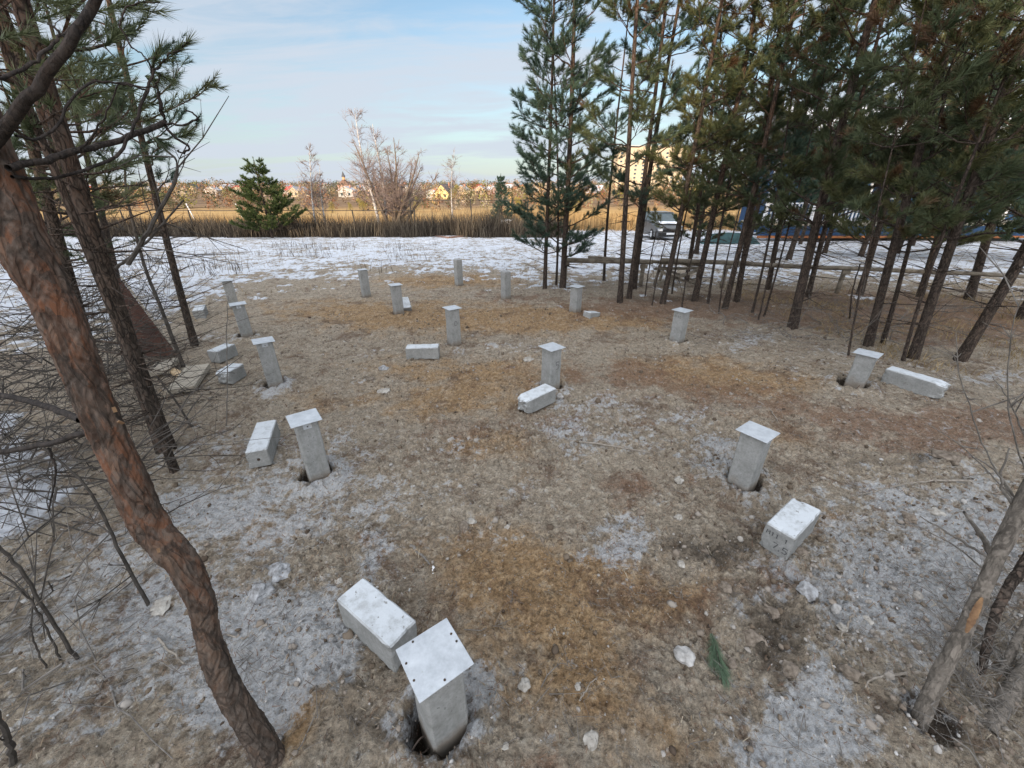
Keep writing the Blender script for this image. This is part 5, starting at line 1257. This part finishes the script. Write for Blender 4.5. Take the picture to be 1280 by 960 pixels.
def car():
    Y = 22.; c = gp(833, 301); Y = c[1]; x, z = c[0] + .15, c[2]
    t = thing('parked_car', (x, Y, z), 'grey car parked on the snow behind the pines, nose toward us', 'car')
    W = .9
    prof = [(-2.15, .45, .62), (-2.1, .8, .8), (-1.1, .98, .9), (-.45, 1.5, .74), (.9, 1.54, .74), (1.7, 1.05, .9), (2.1, .95, .88), (2.15, .45, .75)]
    prof = [(-2.2, .38, .70, .74), (-2.18, .72, .80, .70), (-2.0, .86, .86, .60), (-1.05, 1.0, .9, .3), (-.95, 1.02, .9, .28), (.0, 1.04, .9, .25), (1.5, 1.02, .9, .28), (2.1, .95, .84, .4), (2.2, .45, .75, .5)]
    g = Geo(); V = []; n = 10
    for (yy, zt, hw, _) in prof:
        for a in range(n):
            s = a / (n - 1); xx = -1 + 2 * s; rr = abs(xx) ** 4
            V.append([x + xx * hw, Y + yy + 2.2, z + zt - .09 * rr])
    m = len(prof); i = np.arange(m - 1)[:, None] * n; j = np.arange(n - 1)[None]
    Qf = np.stack([i + j, i + j + 1, i + n + j + 1, i + n + j], -1).reshape(-1, 4).tolist()
    base = len(V)
    for (yy, zt, hw, _) in prof:
        for xx in (-1, 1): V.append([x + xx * hw * .98, Y + yy + 2.2, z + .22])
    for k in range(m - 1):
        Qf.append([k * n, (k + 1) * n, base + 2 * (k + 1), base + 2 * k]); Qf.append([k * n + n - 1, base + 2 * k + 1, base + 2 * (k + 1) + 1, (k + 1) * n + n - 1])
    Tf = []
    for a in range(n - 1): Tf.append([a, a + 1, base]) if a < n // 2 else Tf.append([a, a + 1, base + 1])
    Tf.append([n // 2, base + 1, base]); 
    e0 = (m - 1) * n
    for a in range(n - 1): Tf.append([e0 + a, e0 + a + 1, base + 2 * (m - 1)]) if a < n // 2 else Tf.append([e0 + a, e0 + a + 1, base + 2 * m - 1])
    Tf.append([e0 + n // 2, base + 2 * m - 1, base + 2 * (m - 1)])
    g.add(V, Qf, Tf); body = g.build('body', MAT['carpaint'], t)
    # cabin
    g = Geo(); y0 = Y + 2.2
    bot = [(-.84, -1.05), (.84, -1.05), (.84, 1.75), (-.84, 1.75)]; tp = [(-.66, -.3), (.66, -.3), (.66, 1.3), (-.66, 1.3)]
    g.add([[x + a, y0 + b, z + 1.0] for a, b in bot] + [[x + a, y0 + b, z + 1.5] for a, b in tp], [[0, 1, 5, 4], [1, 2, 6, 5], [2, 3, 7, 6], [3, 0, 4, 7]]); g.build('windows', MAT['glass'], t)
    g = Geo(); g.box((x, y0 + .5, z + 1.52), (1.36, 1.66, .05)); 
    for sx in (-1, 1): g.bar((x + sx * .85, y0 - 1.07, z + 1.0), (x + sx * .67, y0 - .31, z + 1.52), .06, .05); g.bar((x + sx * .85, y0 + 1.77, z + 1.0), (x + sx * .67, y0 + 1.31, z + 1.52), .06, .05); g.bar((x + sx * .85, y0 + .3, z + 1.0), (x + sx * .68, y0 + .4, z + 1.52), .05, .06)
    g.build('roof', MAT['carpaint'], t)
    g = Geo(); g.box((x, Y - .02, z + .6), (.95, .04, .13)); g.build('grille', MAT['rubber'], t)
    g = Geo(); g.box((x, Y - .03, z + .36), (1.45, .1, .2)); g.build('bumper', MAT['rubber'], t)
    g = Geo(); g.box((x, Y - .09, z + .42), (.5, .012, .11)); g.build('number_plate', MAT['white'], t)
    for sx in (-1, 1):
        g = Geo(); g.box((x + sx * .63, Y + .0, z + .64), (.28, .05, .14), sx * .15); g.build('headlight', MAT['lamp'], t)
        g = Geo(); g.box((x + sx * 1.0, Y + 1.35, z + 1.05), (.2, .1, .13)); g.build('mirror', MAT['carpaint'], t)
        for yy in (.85, 3.5):
            g = Geo(); g.tube([(x + sx * .7, Y + yy, z + .32), (x + sx * .89, Y + yy, z + .32)], .32, 20, True); w = g.build('wheel', MAT['rubber'], t)
            g = Geo(); g.tube([(x + sx * .88, Y + yy, z + .32), (x + sx * .905, Y + yy, z + .32)], .19, 14, True); g.build('rim', MAT['lamp'], w)
    g = Geo(); g.box((x, Y + .75, z + 1.0), (1.4, .7, .03), 0, R(5)); g.build('hood_snow', MAT['snow'], t)
car()
def tarp():
    c = gp(918, 306); x, y, z = c; t = Geo()
    n = 14; V = []; 
    for a in range(n):
        for b in range(n):
            u, v = a / (n - 1) * 2 - 1, b / (n - 1) * 2 - 1
            h = .6 * (1 - abs(v) ** 1.5) * (1 - abs(u) ** 4) + .05 * mn.noise(Vector((u * 3, v * 3, 1)))
            V.append([x + u * 1.6, y + .6 + v * .7, z + max(h, 0) - .02])
    i = np.arange(n - 1)[:, None] * n; j = np.arange(n - 1)[None]; t.add(V, np.stack([i + j, i + n + j, i + n + j + 1, i + j + 1], -1).reshape(-1, 4))
    o = t.build('tarpaulin_heap', MAT['tarp'], smooth=True); tag(o, 'low heap under a dark green tarpaulin left of the blue house', 'tarpaulin')
tarp()
c = gp(632, 290); g = Geo(); g.box((c[0] + .1, c[1] + .5, c[2] + .45), (1.0, .9, .95)); g.box((c[0] + .1, c[1] + .5, c[2] + .95), (1.1, 1.0, .06))
o = g.build('white_crate', MAT['white']); tag(o, 'white boxy crate on the snow at the end of the fence', 'crate')
# timber pad on the snow
MAT['pad'] = simple('pad_board', (.2, .12, .09), (.32, .2, .15), 6, .9)
t_ = gp(560, 294); t = thing('timber_pad', t_, 'low rectangular timber frame lying on the snow before the fence', 'timber frame')
q4 = [gp(498, 292), gp(560, 298), gp(632, 292), gp(585, 286)]
for a in range(4):
    g = Geo(); A, Bq = q4[a] + [0, 0, .06], q4[(a + 1) % 4] + [0, 0, .06]; g.bar(A, Bq, .1, .12); g.build('board', MAT['pad'], t)
g = Geo(); g.add([p + [0, 0, .09] for p in q4], [[0, 1, 2, 3]]); g.build('snow_cover', MAT['snow'], t)
g = Geo(); A = gp(527, 292) + [0, 0, .15]; Bq = gp(558, 292) + [0, 0, .15]; g.bar(A, Bq, .5, .08); o = g.build('loose_board', MAT['plank']); tag(o, 'short grey board lying on the snowy timber frame', 'board')

# ------------------------------------------------------------------ village
HW = {'cream': (.48, .38, .26), 'white': (.52, .48, .43), 'yellow': (.62, .48, .22), 'brick': (.42, .2, .13), 'tan': (.48, .35, .23), 'grey': (.4, .38, .36), 'orange': (.55, .3, .15), 'pink': (.6, .4, .33)}
HR = {'dark': (.07, .07, .075), 'red': (.4, .05, .04), 'brown': (.16, .09, .06), 'snowy': (.46, .45, .46), 'green': (.08, .14, .1), 'grey': (.25, .25, .26), 'orange': (.4, .17, .08)}
HM = {('w', k): simple('wall_' + k, v, tuple(min(1, x * 1.12) for x in v), 1, .85, 0) for k, v in HW.items()}
HM.update({('r', k): simple('roof_' + k, v, tuple(min(1, x * 1.2) for x in v), 1, .8, 0) for k, v in HR.items()})
def house(px, Y, W, D_, Hh, rh, wc, rc, label, yaw=0, gable=True, floors=1):
    X = pt(px, 250, Y)[0]; z = float(Z_at(X, Y)); t = thing('village_house', (X, Y, z - .5), label, 'house', 'houses of the far village', yaw)
    def loc(V): 
        V = np.asarray(V, float); c, s = math.cos(yaw), math.sin(yaw); return np.stack([X + V[:, 0] * c - V[:, 1] * s, Y + V[:, 0] * s + V[:, 1] * c, z + V[:, 2]], -1)
    w, d = W / 2, D_ / 2; g = Geo()
    g.add(loc([[-w, -d, -.5], [w, -d, -.5], [w, d, -.5], [-w, d, -.5], [-w, -d, Hh], [w, -d, Hh], [w, d, Hh], [-w, d, Hh], [0, -d, Hh + rh], [0, d, Hh + rh]]), [[0, 1, 5, 4], [1, 2, 6, 5], [2, 3, 7, 6], [3, 0, 4, 7]], [[4, 5, 8], [6, 7, 9]])
    g.build('wall', HM['w', wc], t)
    g = Geo(); o = .5; k = rh / w; e = .25
    g.add(loc([[-w - o, -d - o, Hh - o * k], [0, -d - o, Hh + rh], [0, d + o, Hh + rh], [-w - o, d + o, Hh - o * k], [w + o, -d - o, Hh - o * k], [w + o, d + o, Hh - o * k],
               [-w - o, -d - o, Hh - o * k + e], [0, -d - o, Hh + rh + e], [0, d + o, Hh + rh + e], [-w - o, d + o, Hh - o * k + e], [w + o, -d - o, Hh - o * k + e], [w + o, d + o, Hh - o * k + e]]),
          [[6, 7, 8, 9], [7, 10, 11, 8], [0, 3, 2, 1], [1, 2, 5, 4], [0, 1, 7, 6], [1, 4, 10, 7], [3, 9, 8, 2], [2, 8, 11, 5], [0, 6, 9, 3], [4, 5, 11, 10]])
    rf = g.build('roof', HM['r', rc], t); g = Geo(); g.add(loc(np.array([[x_, y_, z_] for z_ in (Hh + rh * .4, Hh + rh + .9) for y_ in (-.35, .35) for x_ in (w * .35, w * .35 + .7)])), [[0, 2, 3, 1], [4, 5, 7, 6], [0, 1, 5, 4], [2, 6, 7, 3], [1, 3, 7, 5], [0, 4, 6, 2]]); g.build('chimney', HM['w', 'brick'], rf)
    for f in range(floors):
        for xx in (-.5, .5):
            g = Geo(); zz = 1.5 + f * 2.9; g.add(loc([[xx * w - .6, -d - .04, zz - .7], [xx * w + .6, -d - .04, zz - .7], [xx * w + .6, -d - .04, zz + .7], [xx * w - .6, -d - .04, zz + .7]]), [[0, 1, 2, 3]]); g.build('window', MAT['glass'], t)
def Z_at(x, y): return ground_fields(np.array([[float(x)]]), np.array([[float(y)]]))[0][0, 0]
VH = [(232, 300, 'cream', 'brown', 'cream house with brown roof, leftmost in the village'), (252, 330, 'tan', 'dark', 'tan house with dark roof left of the spruce-like pine'), (270, 280, 'white', 'snowy', 'small white snowy-roofed house left of the conical pine'),
 (290, 350, 'orange', 'snowy', 'orange walled house with snowy roof left of the conical pine'), (303, 300, 'cream', 'red', 'cream house with bright red roof just left of the conical pine'), (318, 380, 'brick', 'red', 'brick house with red roof half hidden by the conical pine'),
 (366, 310, 'white', 'red', 'white house with red roof just right of the conical pine'), (376, 270, 'cream', 'grey', 'cream house with grey roof under the slim birches'), (390, 390, 'tan', 'brown', 'tan house with brown roof behind the slim birches'),
 (408, 330, 'grey', 'dark', 'grey house with dark roof between birches and church'), (436, 255, 'white', 'snowy', 'white low house in front of the church'), (455, 330, 'tan', 'snowy', 'tan house with snowy roof right of the church'),
 (470, 290, 'pink', 'brown', 'pink house with brown roof behind the birch cluster'), (516, 300, 'white', 'grey', 'white flat-looking house right of the birch cluster'), (505, 380, 'orange', 'dark', 'orange house with dark roof behind the birch cluster'),
 (530, 360, 'cream', 'snowy', 'cream house with snowy roof up the slope'), (549, 370, 'white', 'brown', 'white house with brown roof above the yellow house'),
 (600, 340, 'brick', 'red', 'brick house with red roof left of the small dark conifer'), (612, 300, 'pink', 'snowy', 'pink house with snowy roof beside the small dark conifer'), (590, 400, 'orange', 'brown', 'orange house with brown roof on the upper slope'),
 (578, 320, 'tan', 'orange', 'tan house with orange roof right of the yellow house'), (650, 310, 'cream', 'orange', 'cream house with orange roof seen left of the first pine'), (668, 360, 'white', 'orange', 'white house with orange roof glimpsed between the first pines'),
 (735, 310, 'cream', 'dark', 'cream house with dark roof glimpsed between second pine and pair'), (160, 340, 'white', 'dark', 'white house with dark roof behind the left pine branches'), (195, 300, 'pink', 'grey', 'pink house with grey roof behind the lone slim pine'), (120, 300, 'orange', 'red', 'orange house with red roof behind the far left boughs'),
 (745, 260, 'brick', 'snowy', 'brick house with snowy roof left of the pale tower block')]
for q, (px, Y, wc, rc, lab) in enumerate(VH):
    rg = np.random.default_rng(q); house(px, Y, rg.uniform(5.5, 8.5), rg.uniform(7, 9), rg.uniform(2.4, 3.6), rg.uniform(1.8, 2.8), wc, rc, lab, rg.uniform(-.9, .9))
first = None
rgq = np.random.default_rng(77)
for q in range(34):
    px, Y = rgq.uniform(90, 900), rgq.uniform(280, 470); X = pt(px, 250, Y)[0]; z = float(Z_at(X, Y))
    lab = 'small plain house among the gardens, one of the scattered far village'
    if first is None:
        house(px, Y, 7, 8, 2.8, 2.4, 'tan', 'snowy', lab, .4); first = [o for o in COL.objects if o.name.startswith('village_house')][-1]
        kids = [o for o in COL.objects if o.parent == first]; gk = {k.name: [o for o in COL.objects if o.parent == k] for k in kids}; first['group'] = 'scattered plain houses far away'
    else:
        c_ = first.copy(); COL.objects.link(c_); c_.location = (X, Y, z - .5); c_.rotation_euler = (0, 0, rgq.uniform(-1, 1))
        for k in kids:
            kc = k.copy(); COL.objects.link(kc); kc.parent = c_
            for g_ in gk[k.name]: gc = g_.copy(); COL.objects.link(gc); gc.parent = kc
house(559, 235, 8.5, 9, 3.2, 3.6, 'yellow', 'dark', 'yellow gabled house with dark roof beyond the taller fence', R(-28), floors=1)
house(542, 245, 6, 6, 3, 1., 'white', 'snowy', 'low white annex left of the yellow gabled house', R(-10))
# church
X = pt(434, 250, 300)[0]; z = float(Z_at(X, 300)); t = thing('church', (X, 300, z), 'pinkish church with pointed dark spire left of the birches', 'church')
g = Geo(); g.box((X, 300, z + 3.5), (9, 9, 8)); wl = g.build('nave', HM['w', 'pink'], t); g = Geo(); w = 5; g.add([[X - w, 295, z + 7], [X + w, 295, z + 7], [X + w, 305, z + 7], [X - w, 305, z + 7], [X, 300, z + 12.5]], None, [[0, 1, 4], [1, 2, 4], [2, 3, 4], [3, 0, 4]]); g.build('roof', HM['r', 'brown'], t)
g = Geo(); g.box((X, 300, z + 12), (1.8, 1.8, 3)); g.build('tower', HM['w', 'orange'], t); g = Geo(); w = 1.3; g.add([[X - w, 300 - w, z + 13.5], [X + w, 300 - w, z + 13.5], [X + w, 300 + w, z + 13.5], [X - w, 300 + w, z + 13.5], [X, 300, z + 18]], None, [[0, 1, 4], [1, 2, 4], [2, 3, 4], [3, 0, 4]]); g.build('spire', HM['r', 'dark'], t)
t.scale = (.78, .78, .78)
# tower block
Yt_ = 380; X0 = pt(768, 240, Yt_)[0]; X1 = pt(850, 240, Yt_)[0]; zt_ = pt(800, 183, Yt_)[2]; t = thing('apartment_block', ((X0 + X1) / 2, Yt_, 0), 'tall sunlit beige apartment block seen through the pines', 'apartment block')
g = Geo(); g.box(((X0 + X1) / 2, Yt_ + 8, zt_ / 2), (X1 - X0, 16, zt_)); g.build('wall', HM['w', 'cream'], t); g = Geo(); g.box(((X0 + X1) / 2, Yt_ + 8, zt_ + .4), (X1 - X0 + 1, 17, .8)); g.build('roof', HM['w', 'grey'], t)
nf = int(zt_ / 3)
for f in range(1, nf):
    for c_ in range(9):
        g = Geo(); x = X0 + (c_ + .5) * (X1 - X0) / 9; g.box((x, Yt_ - .03, f * 3 + .8), (1.9, .1, 1.4)); g.build('window', MAT['glass'], t)
# utility poles in the field
for px, Y, lab in ((243, 60, 'leaning pale utility pole in the field at the left'), (303, 75, 'pale pole in the field behind the conical pine')):
    P0 = pt(px, 270, Y); zz = hz(P0[0], Y); g = Geo(); g.tube([[P0[0], Y, zz], [P0[0] - .6, Y, zz + 2.6]], .07, 8, True); o = g.build('utility_pole', MAT['white']); tag(o, lab, 'pole', 'poles in the field')

# far vegetation
def cards(g, C, Rr, n, size, rg, flat=1.):
    m = len(C); P = rg.normal(size=(m, n, 3)); P /= np.linalg.norm(P, axis=2, keepdims=True); P *= rg.uniform(.25, 1., (m, n, 1)) ** .5 * Rr[:, None, None]; P[..., 2] *= flat; P += C[:, None]
    a = norm(rg.normal(size=(m, n, 3))) * size[:, None, None]; b = norm(rg.normal(size=(m, n, 3))) * size[:, None, None]
    V = np.stack([P, P + a, P + b], 2).reshape(-1, 3); g.add(V, None, np.arange(len(V)).reshape(-1, 3))
def mat_copse():
    m, nt, b = M_('bare_copse'); v = objv(nt); a_ = noise_n(nt, v, .13, 5, .8); b2 = noise_n(nt, v, .5, 3, .8)
    c = ramp(nt, mth(nt, 'ADD', mth(nt, 'MULTIPLY', a_, .6), mth(nt, 'MULTIPLY', b2, .4)), [(.36, (.03, .035, .018)), (.45, (.11, .06, .035)), (.5, (.26, .12, .065)), (.56, (.33, .19, .09)), (.64, (.45, .33, .22))])
    nt.links.new(c, b.inputs['Base Color']); b.inputs['Roughness'].default_value = .9; return m
MAT['copse'] = mat_copse()
MAT['farpine'] = simple('far_pine', (.035, .05, .025), (.09, .10, .04), .1, .9, 0)
MAT['farautumn'] = simple('far_yellow', (.2, .17, .04), (.32, .26, .06), .3, .9, 0)
rg = np.random.default_rng(5)
n = 2300; px = rg.uniform(-100, 1400, n); Y = 118 + 350 * rg.uniform(0, 1, n) ** .8; d = np.array([ray(a, 245) for a in px]); X = d[:, 0] * Y / d[:, 1]; zz = Hs(X, Y); Rr = rg.uniform(.6, 1.5, n) * (1 + Y / 260)
g = Geo(); cards(g, np.stack([X, Y, zz + Rr * 1.1], -1), Rr, 70, .1 + Rr * .24, rg, 1.7); MAT['copse'] = mat_tone('bare_shrubs', [(.02, .035, .015), (.03, .045, .02), (.10, .05, .03), (.28, .12, .06), (.14, .10, .06), (.42, .26, .12), (.05, .06, .025), (.22, .20, .05), (.46, .36, .28), (.035, .035, .025)]); o = g.build('distant_copse', MAT['copse']); a = o.data.attributes.new('tone', 'FLOAT', 'POINT'); a.data.foreach_set('value', np.repeat(rg.uniform(0, 1, n), 70 * 3).astype(np.float32)); tag(o, 'reddish brown bare shrubs and gardens spread through the far village', 'shrubs', kind='stuff')
n = 800; px = rg.uniform(-100, 1400, n); Y = rg.uniform(230, 560, n); d = np.array([ray(a, 245) for a in px]); X = d[:, 0] * Y / d[:, 1]; zz = Hs(X, Y); Rr = rg.uniform(1.6, 3., n)
g = Geo(); cards(g, np.stack([X, Y, zz + Rr * 1.2], -1), Rr, 90, Rr * .15, rg, 1.4); o = g.build('distant_wood', MAT['farpine']); tag(o, 'dark evergreen trees scattered through the far village', 'wood', kind='stuff')
n = 1500; X = rg.uniform(-1300, 1300, n); Y = rg.uniform(640, 900, n); Rr = rg.uniform(3, 7.5, n)
g = Geo(); cards(g, np.stack([X, Y, Hs(X, Y) + Rr * .5], -1), Rr, 40, Rr * .25, rg, .9); o = g.build('ridge_forest', MAT['farpine']); tag(o, 'low dark forest line along the horizon ridge', 'forest', kind='stuff')
for q, (px, Y, Rv, mt, lab) in enumerate([(452, 120, 1.6, 'farautumn', 'yellow-green bush in the field left of the birch cluster'), (436, 125, 1.1, 'farautumn', 'small yellow bush left of the yellow-green bush'), (520, 130, 1.8, 'farautumn', 'yellow-green bush right of the birch cluster'), (530, 150, 1.4, 'farpine', 'dark green bush left of the yellow house'),
    (571, 200, 3.2, 'farautumn', 'tall golden tree right of the yellow house'), (572, 150, 1.4, 'farpine', 'green bush below the golden tree'), (648, 90, 1.8, 'farautumn', 'bright yellow tree right of the small dark conifer'), (413, 110, 1.3, 'farautumn', 'yellow bush behind the slim birches'), (720, 110, 2.0, 'farautumn', 'yellow tree glimpsed between the pines'),
    (870, 110, 3.6, 'farautumn', 'golden sunlit tree glimpsed right of the car'), (210, 110, 2.2, 'farpine', 'dark bush left of the pale pole')]):
    X = pt(px, 250, Y)[0]; zz = hz(X, Y); rg = np.random.default_rng(q); t = thing('distant_tree', (X, Y, zz), lab, 'tree', 'trees in the far field')
    g = Geo(); g.tube([[X, Y, zz - .2], [X, Y, zz + Rv * 1.6]], [.14, .05], 6); g.build('trunk', MAT['shrub'], t)
    g = Geo(); C = np.array([[X + rg.normal(0, Rv * .25), Y + rg.normal(0, Rv * .25), zz + Rv * (.5 + k * .22)] for k in range(7)]); cards(g, C, Rv * np.linspace(.75, .35, 7), 260, np.full(7, Rv * .07), rg); g.build('crown', MAT[mt], t)
# wood behind the photographer: real trees whose shade lies over the clearing
n = 480; rg = np.random.default_rng(9)
X = rg.uniform(-130, 60, n); Y = rg.uniform(-64, -50, n); Hh = rg.uniform(11.3, 13.8, n); g = Geo(); gt = Geo()
for k in range(n): gt.tube([[X[k], Y[k], 0], [X[k], Y[k], Hh[k] * .95]], [.16, .04], 6)
for s in range(9):
    f = .12 + s * .1; cards(g, np.stack([X, Y, Hh * f], -1) + rg.normal(0, .25, (n, 3)), 2.1 * (1.12 - f) + .5 + 0 * X, 70, np.full(n, .42), rg, .8)
o = g.build('pine_wood', MAT['farpine']); tag(o, 'dense pine wood standing behind the photographer', 'wood', kind='stuff')
gt.add(np.zeros((0, 3))); o2 = gt.build('wood_stems', MAT['bark']); tag(o2, 'pine trunks of the wood behind the photographer', 'wood', kind='stuff')

# ------------------------------------------------------------------ light
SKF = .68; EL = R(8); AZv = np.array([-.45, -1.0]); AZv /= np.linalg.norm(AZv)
sdir = Vector((AZv[0] * math.cos(EL), AZv[1] * math.cos(EL), math.sin(EL)))
sun = bpy.data.lights.new('sun', 'SUN'); sun.energy = 2.6; sun.angle = R(.5); sun.color = (1., .80, .56)
so = bpy.data.objects.new('sun', sun); COL.objects.link(so); so.rotation_euler = (-sdir).to_track_quat('-Z', 'Y').to_euler()
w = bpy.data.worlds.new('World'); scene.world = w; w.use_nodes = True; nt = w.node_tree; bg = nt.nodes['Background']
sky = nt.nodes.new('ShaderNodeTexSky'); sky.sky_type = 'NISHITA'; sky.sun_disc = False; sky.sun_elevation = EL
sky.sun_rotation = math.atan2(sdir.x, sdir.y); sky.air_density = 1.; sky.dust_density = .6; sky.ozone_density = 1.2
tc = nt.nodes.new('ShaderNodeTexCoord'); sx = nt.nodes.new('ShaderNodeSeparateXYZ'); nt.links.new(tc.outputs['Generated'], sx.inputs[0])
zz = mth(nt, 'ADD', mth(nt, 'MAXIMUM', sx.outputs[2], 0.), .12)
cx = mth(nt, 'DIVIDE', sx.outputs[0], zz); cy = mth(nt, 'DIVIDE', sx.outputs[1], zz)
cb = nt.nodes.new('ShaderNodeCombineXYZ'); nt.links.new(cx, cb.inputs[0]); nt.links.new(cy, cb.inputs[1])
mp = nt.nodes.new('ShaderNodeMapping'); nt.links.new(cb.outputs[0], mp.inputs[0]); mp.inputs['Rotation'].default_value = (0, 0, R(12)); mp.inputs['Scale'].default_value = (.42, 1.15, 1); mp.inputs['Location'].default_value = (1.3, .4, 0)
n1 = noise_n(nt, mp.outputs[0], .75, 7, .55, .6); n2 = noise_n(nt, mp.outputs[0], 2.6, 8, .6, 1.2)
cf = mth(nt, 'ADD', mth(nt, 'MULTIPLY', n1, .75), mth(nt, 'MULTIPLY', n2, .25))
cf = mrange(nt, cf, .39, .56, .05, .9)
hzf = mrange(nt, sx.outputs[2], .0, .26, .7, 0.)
# thin clouds; extra cover and brightness added overhead and sunward, unseen, as ground fill
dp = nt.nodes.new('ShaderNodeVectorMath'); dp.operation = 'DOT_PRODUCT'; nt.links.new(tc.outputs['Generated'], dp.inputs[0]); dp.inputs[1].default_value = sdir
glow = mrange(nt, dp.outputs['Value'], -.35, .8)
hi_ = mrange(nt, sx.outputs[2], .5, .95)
cloud_fill = mth(nt, 'MAXIMUM', cf, mth(nt, 'MAXIMUM', mth(nt, 'MULTIPLY', hi_, .85), mth(nt, 'MULTIPLY', glow, .8)))
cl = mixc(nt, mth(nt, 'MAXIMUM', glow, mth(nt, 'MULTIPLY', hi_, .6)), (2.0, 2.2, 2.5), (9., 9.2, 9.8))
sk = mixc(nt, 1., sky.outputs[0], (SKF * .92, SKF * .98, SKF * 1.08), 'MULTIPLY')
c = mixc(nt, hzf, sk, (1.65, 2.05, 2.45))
c = mixc(nt, cloud_fill, c, cl)
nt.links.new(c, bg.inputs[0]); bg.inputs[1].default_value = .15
scene.view_settings.view_transform = 'Standard'; scene.view_settings.look = 'None'; scene.view_settings.gamma = 1
scene.view_settings.exposure = 1.15
scene.render.engine = 'CYCLES'
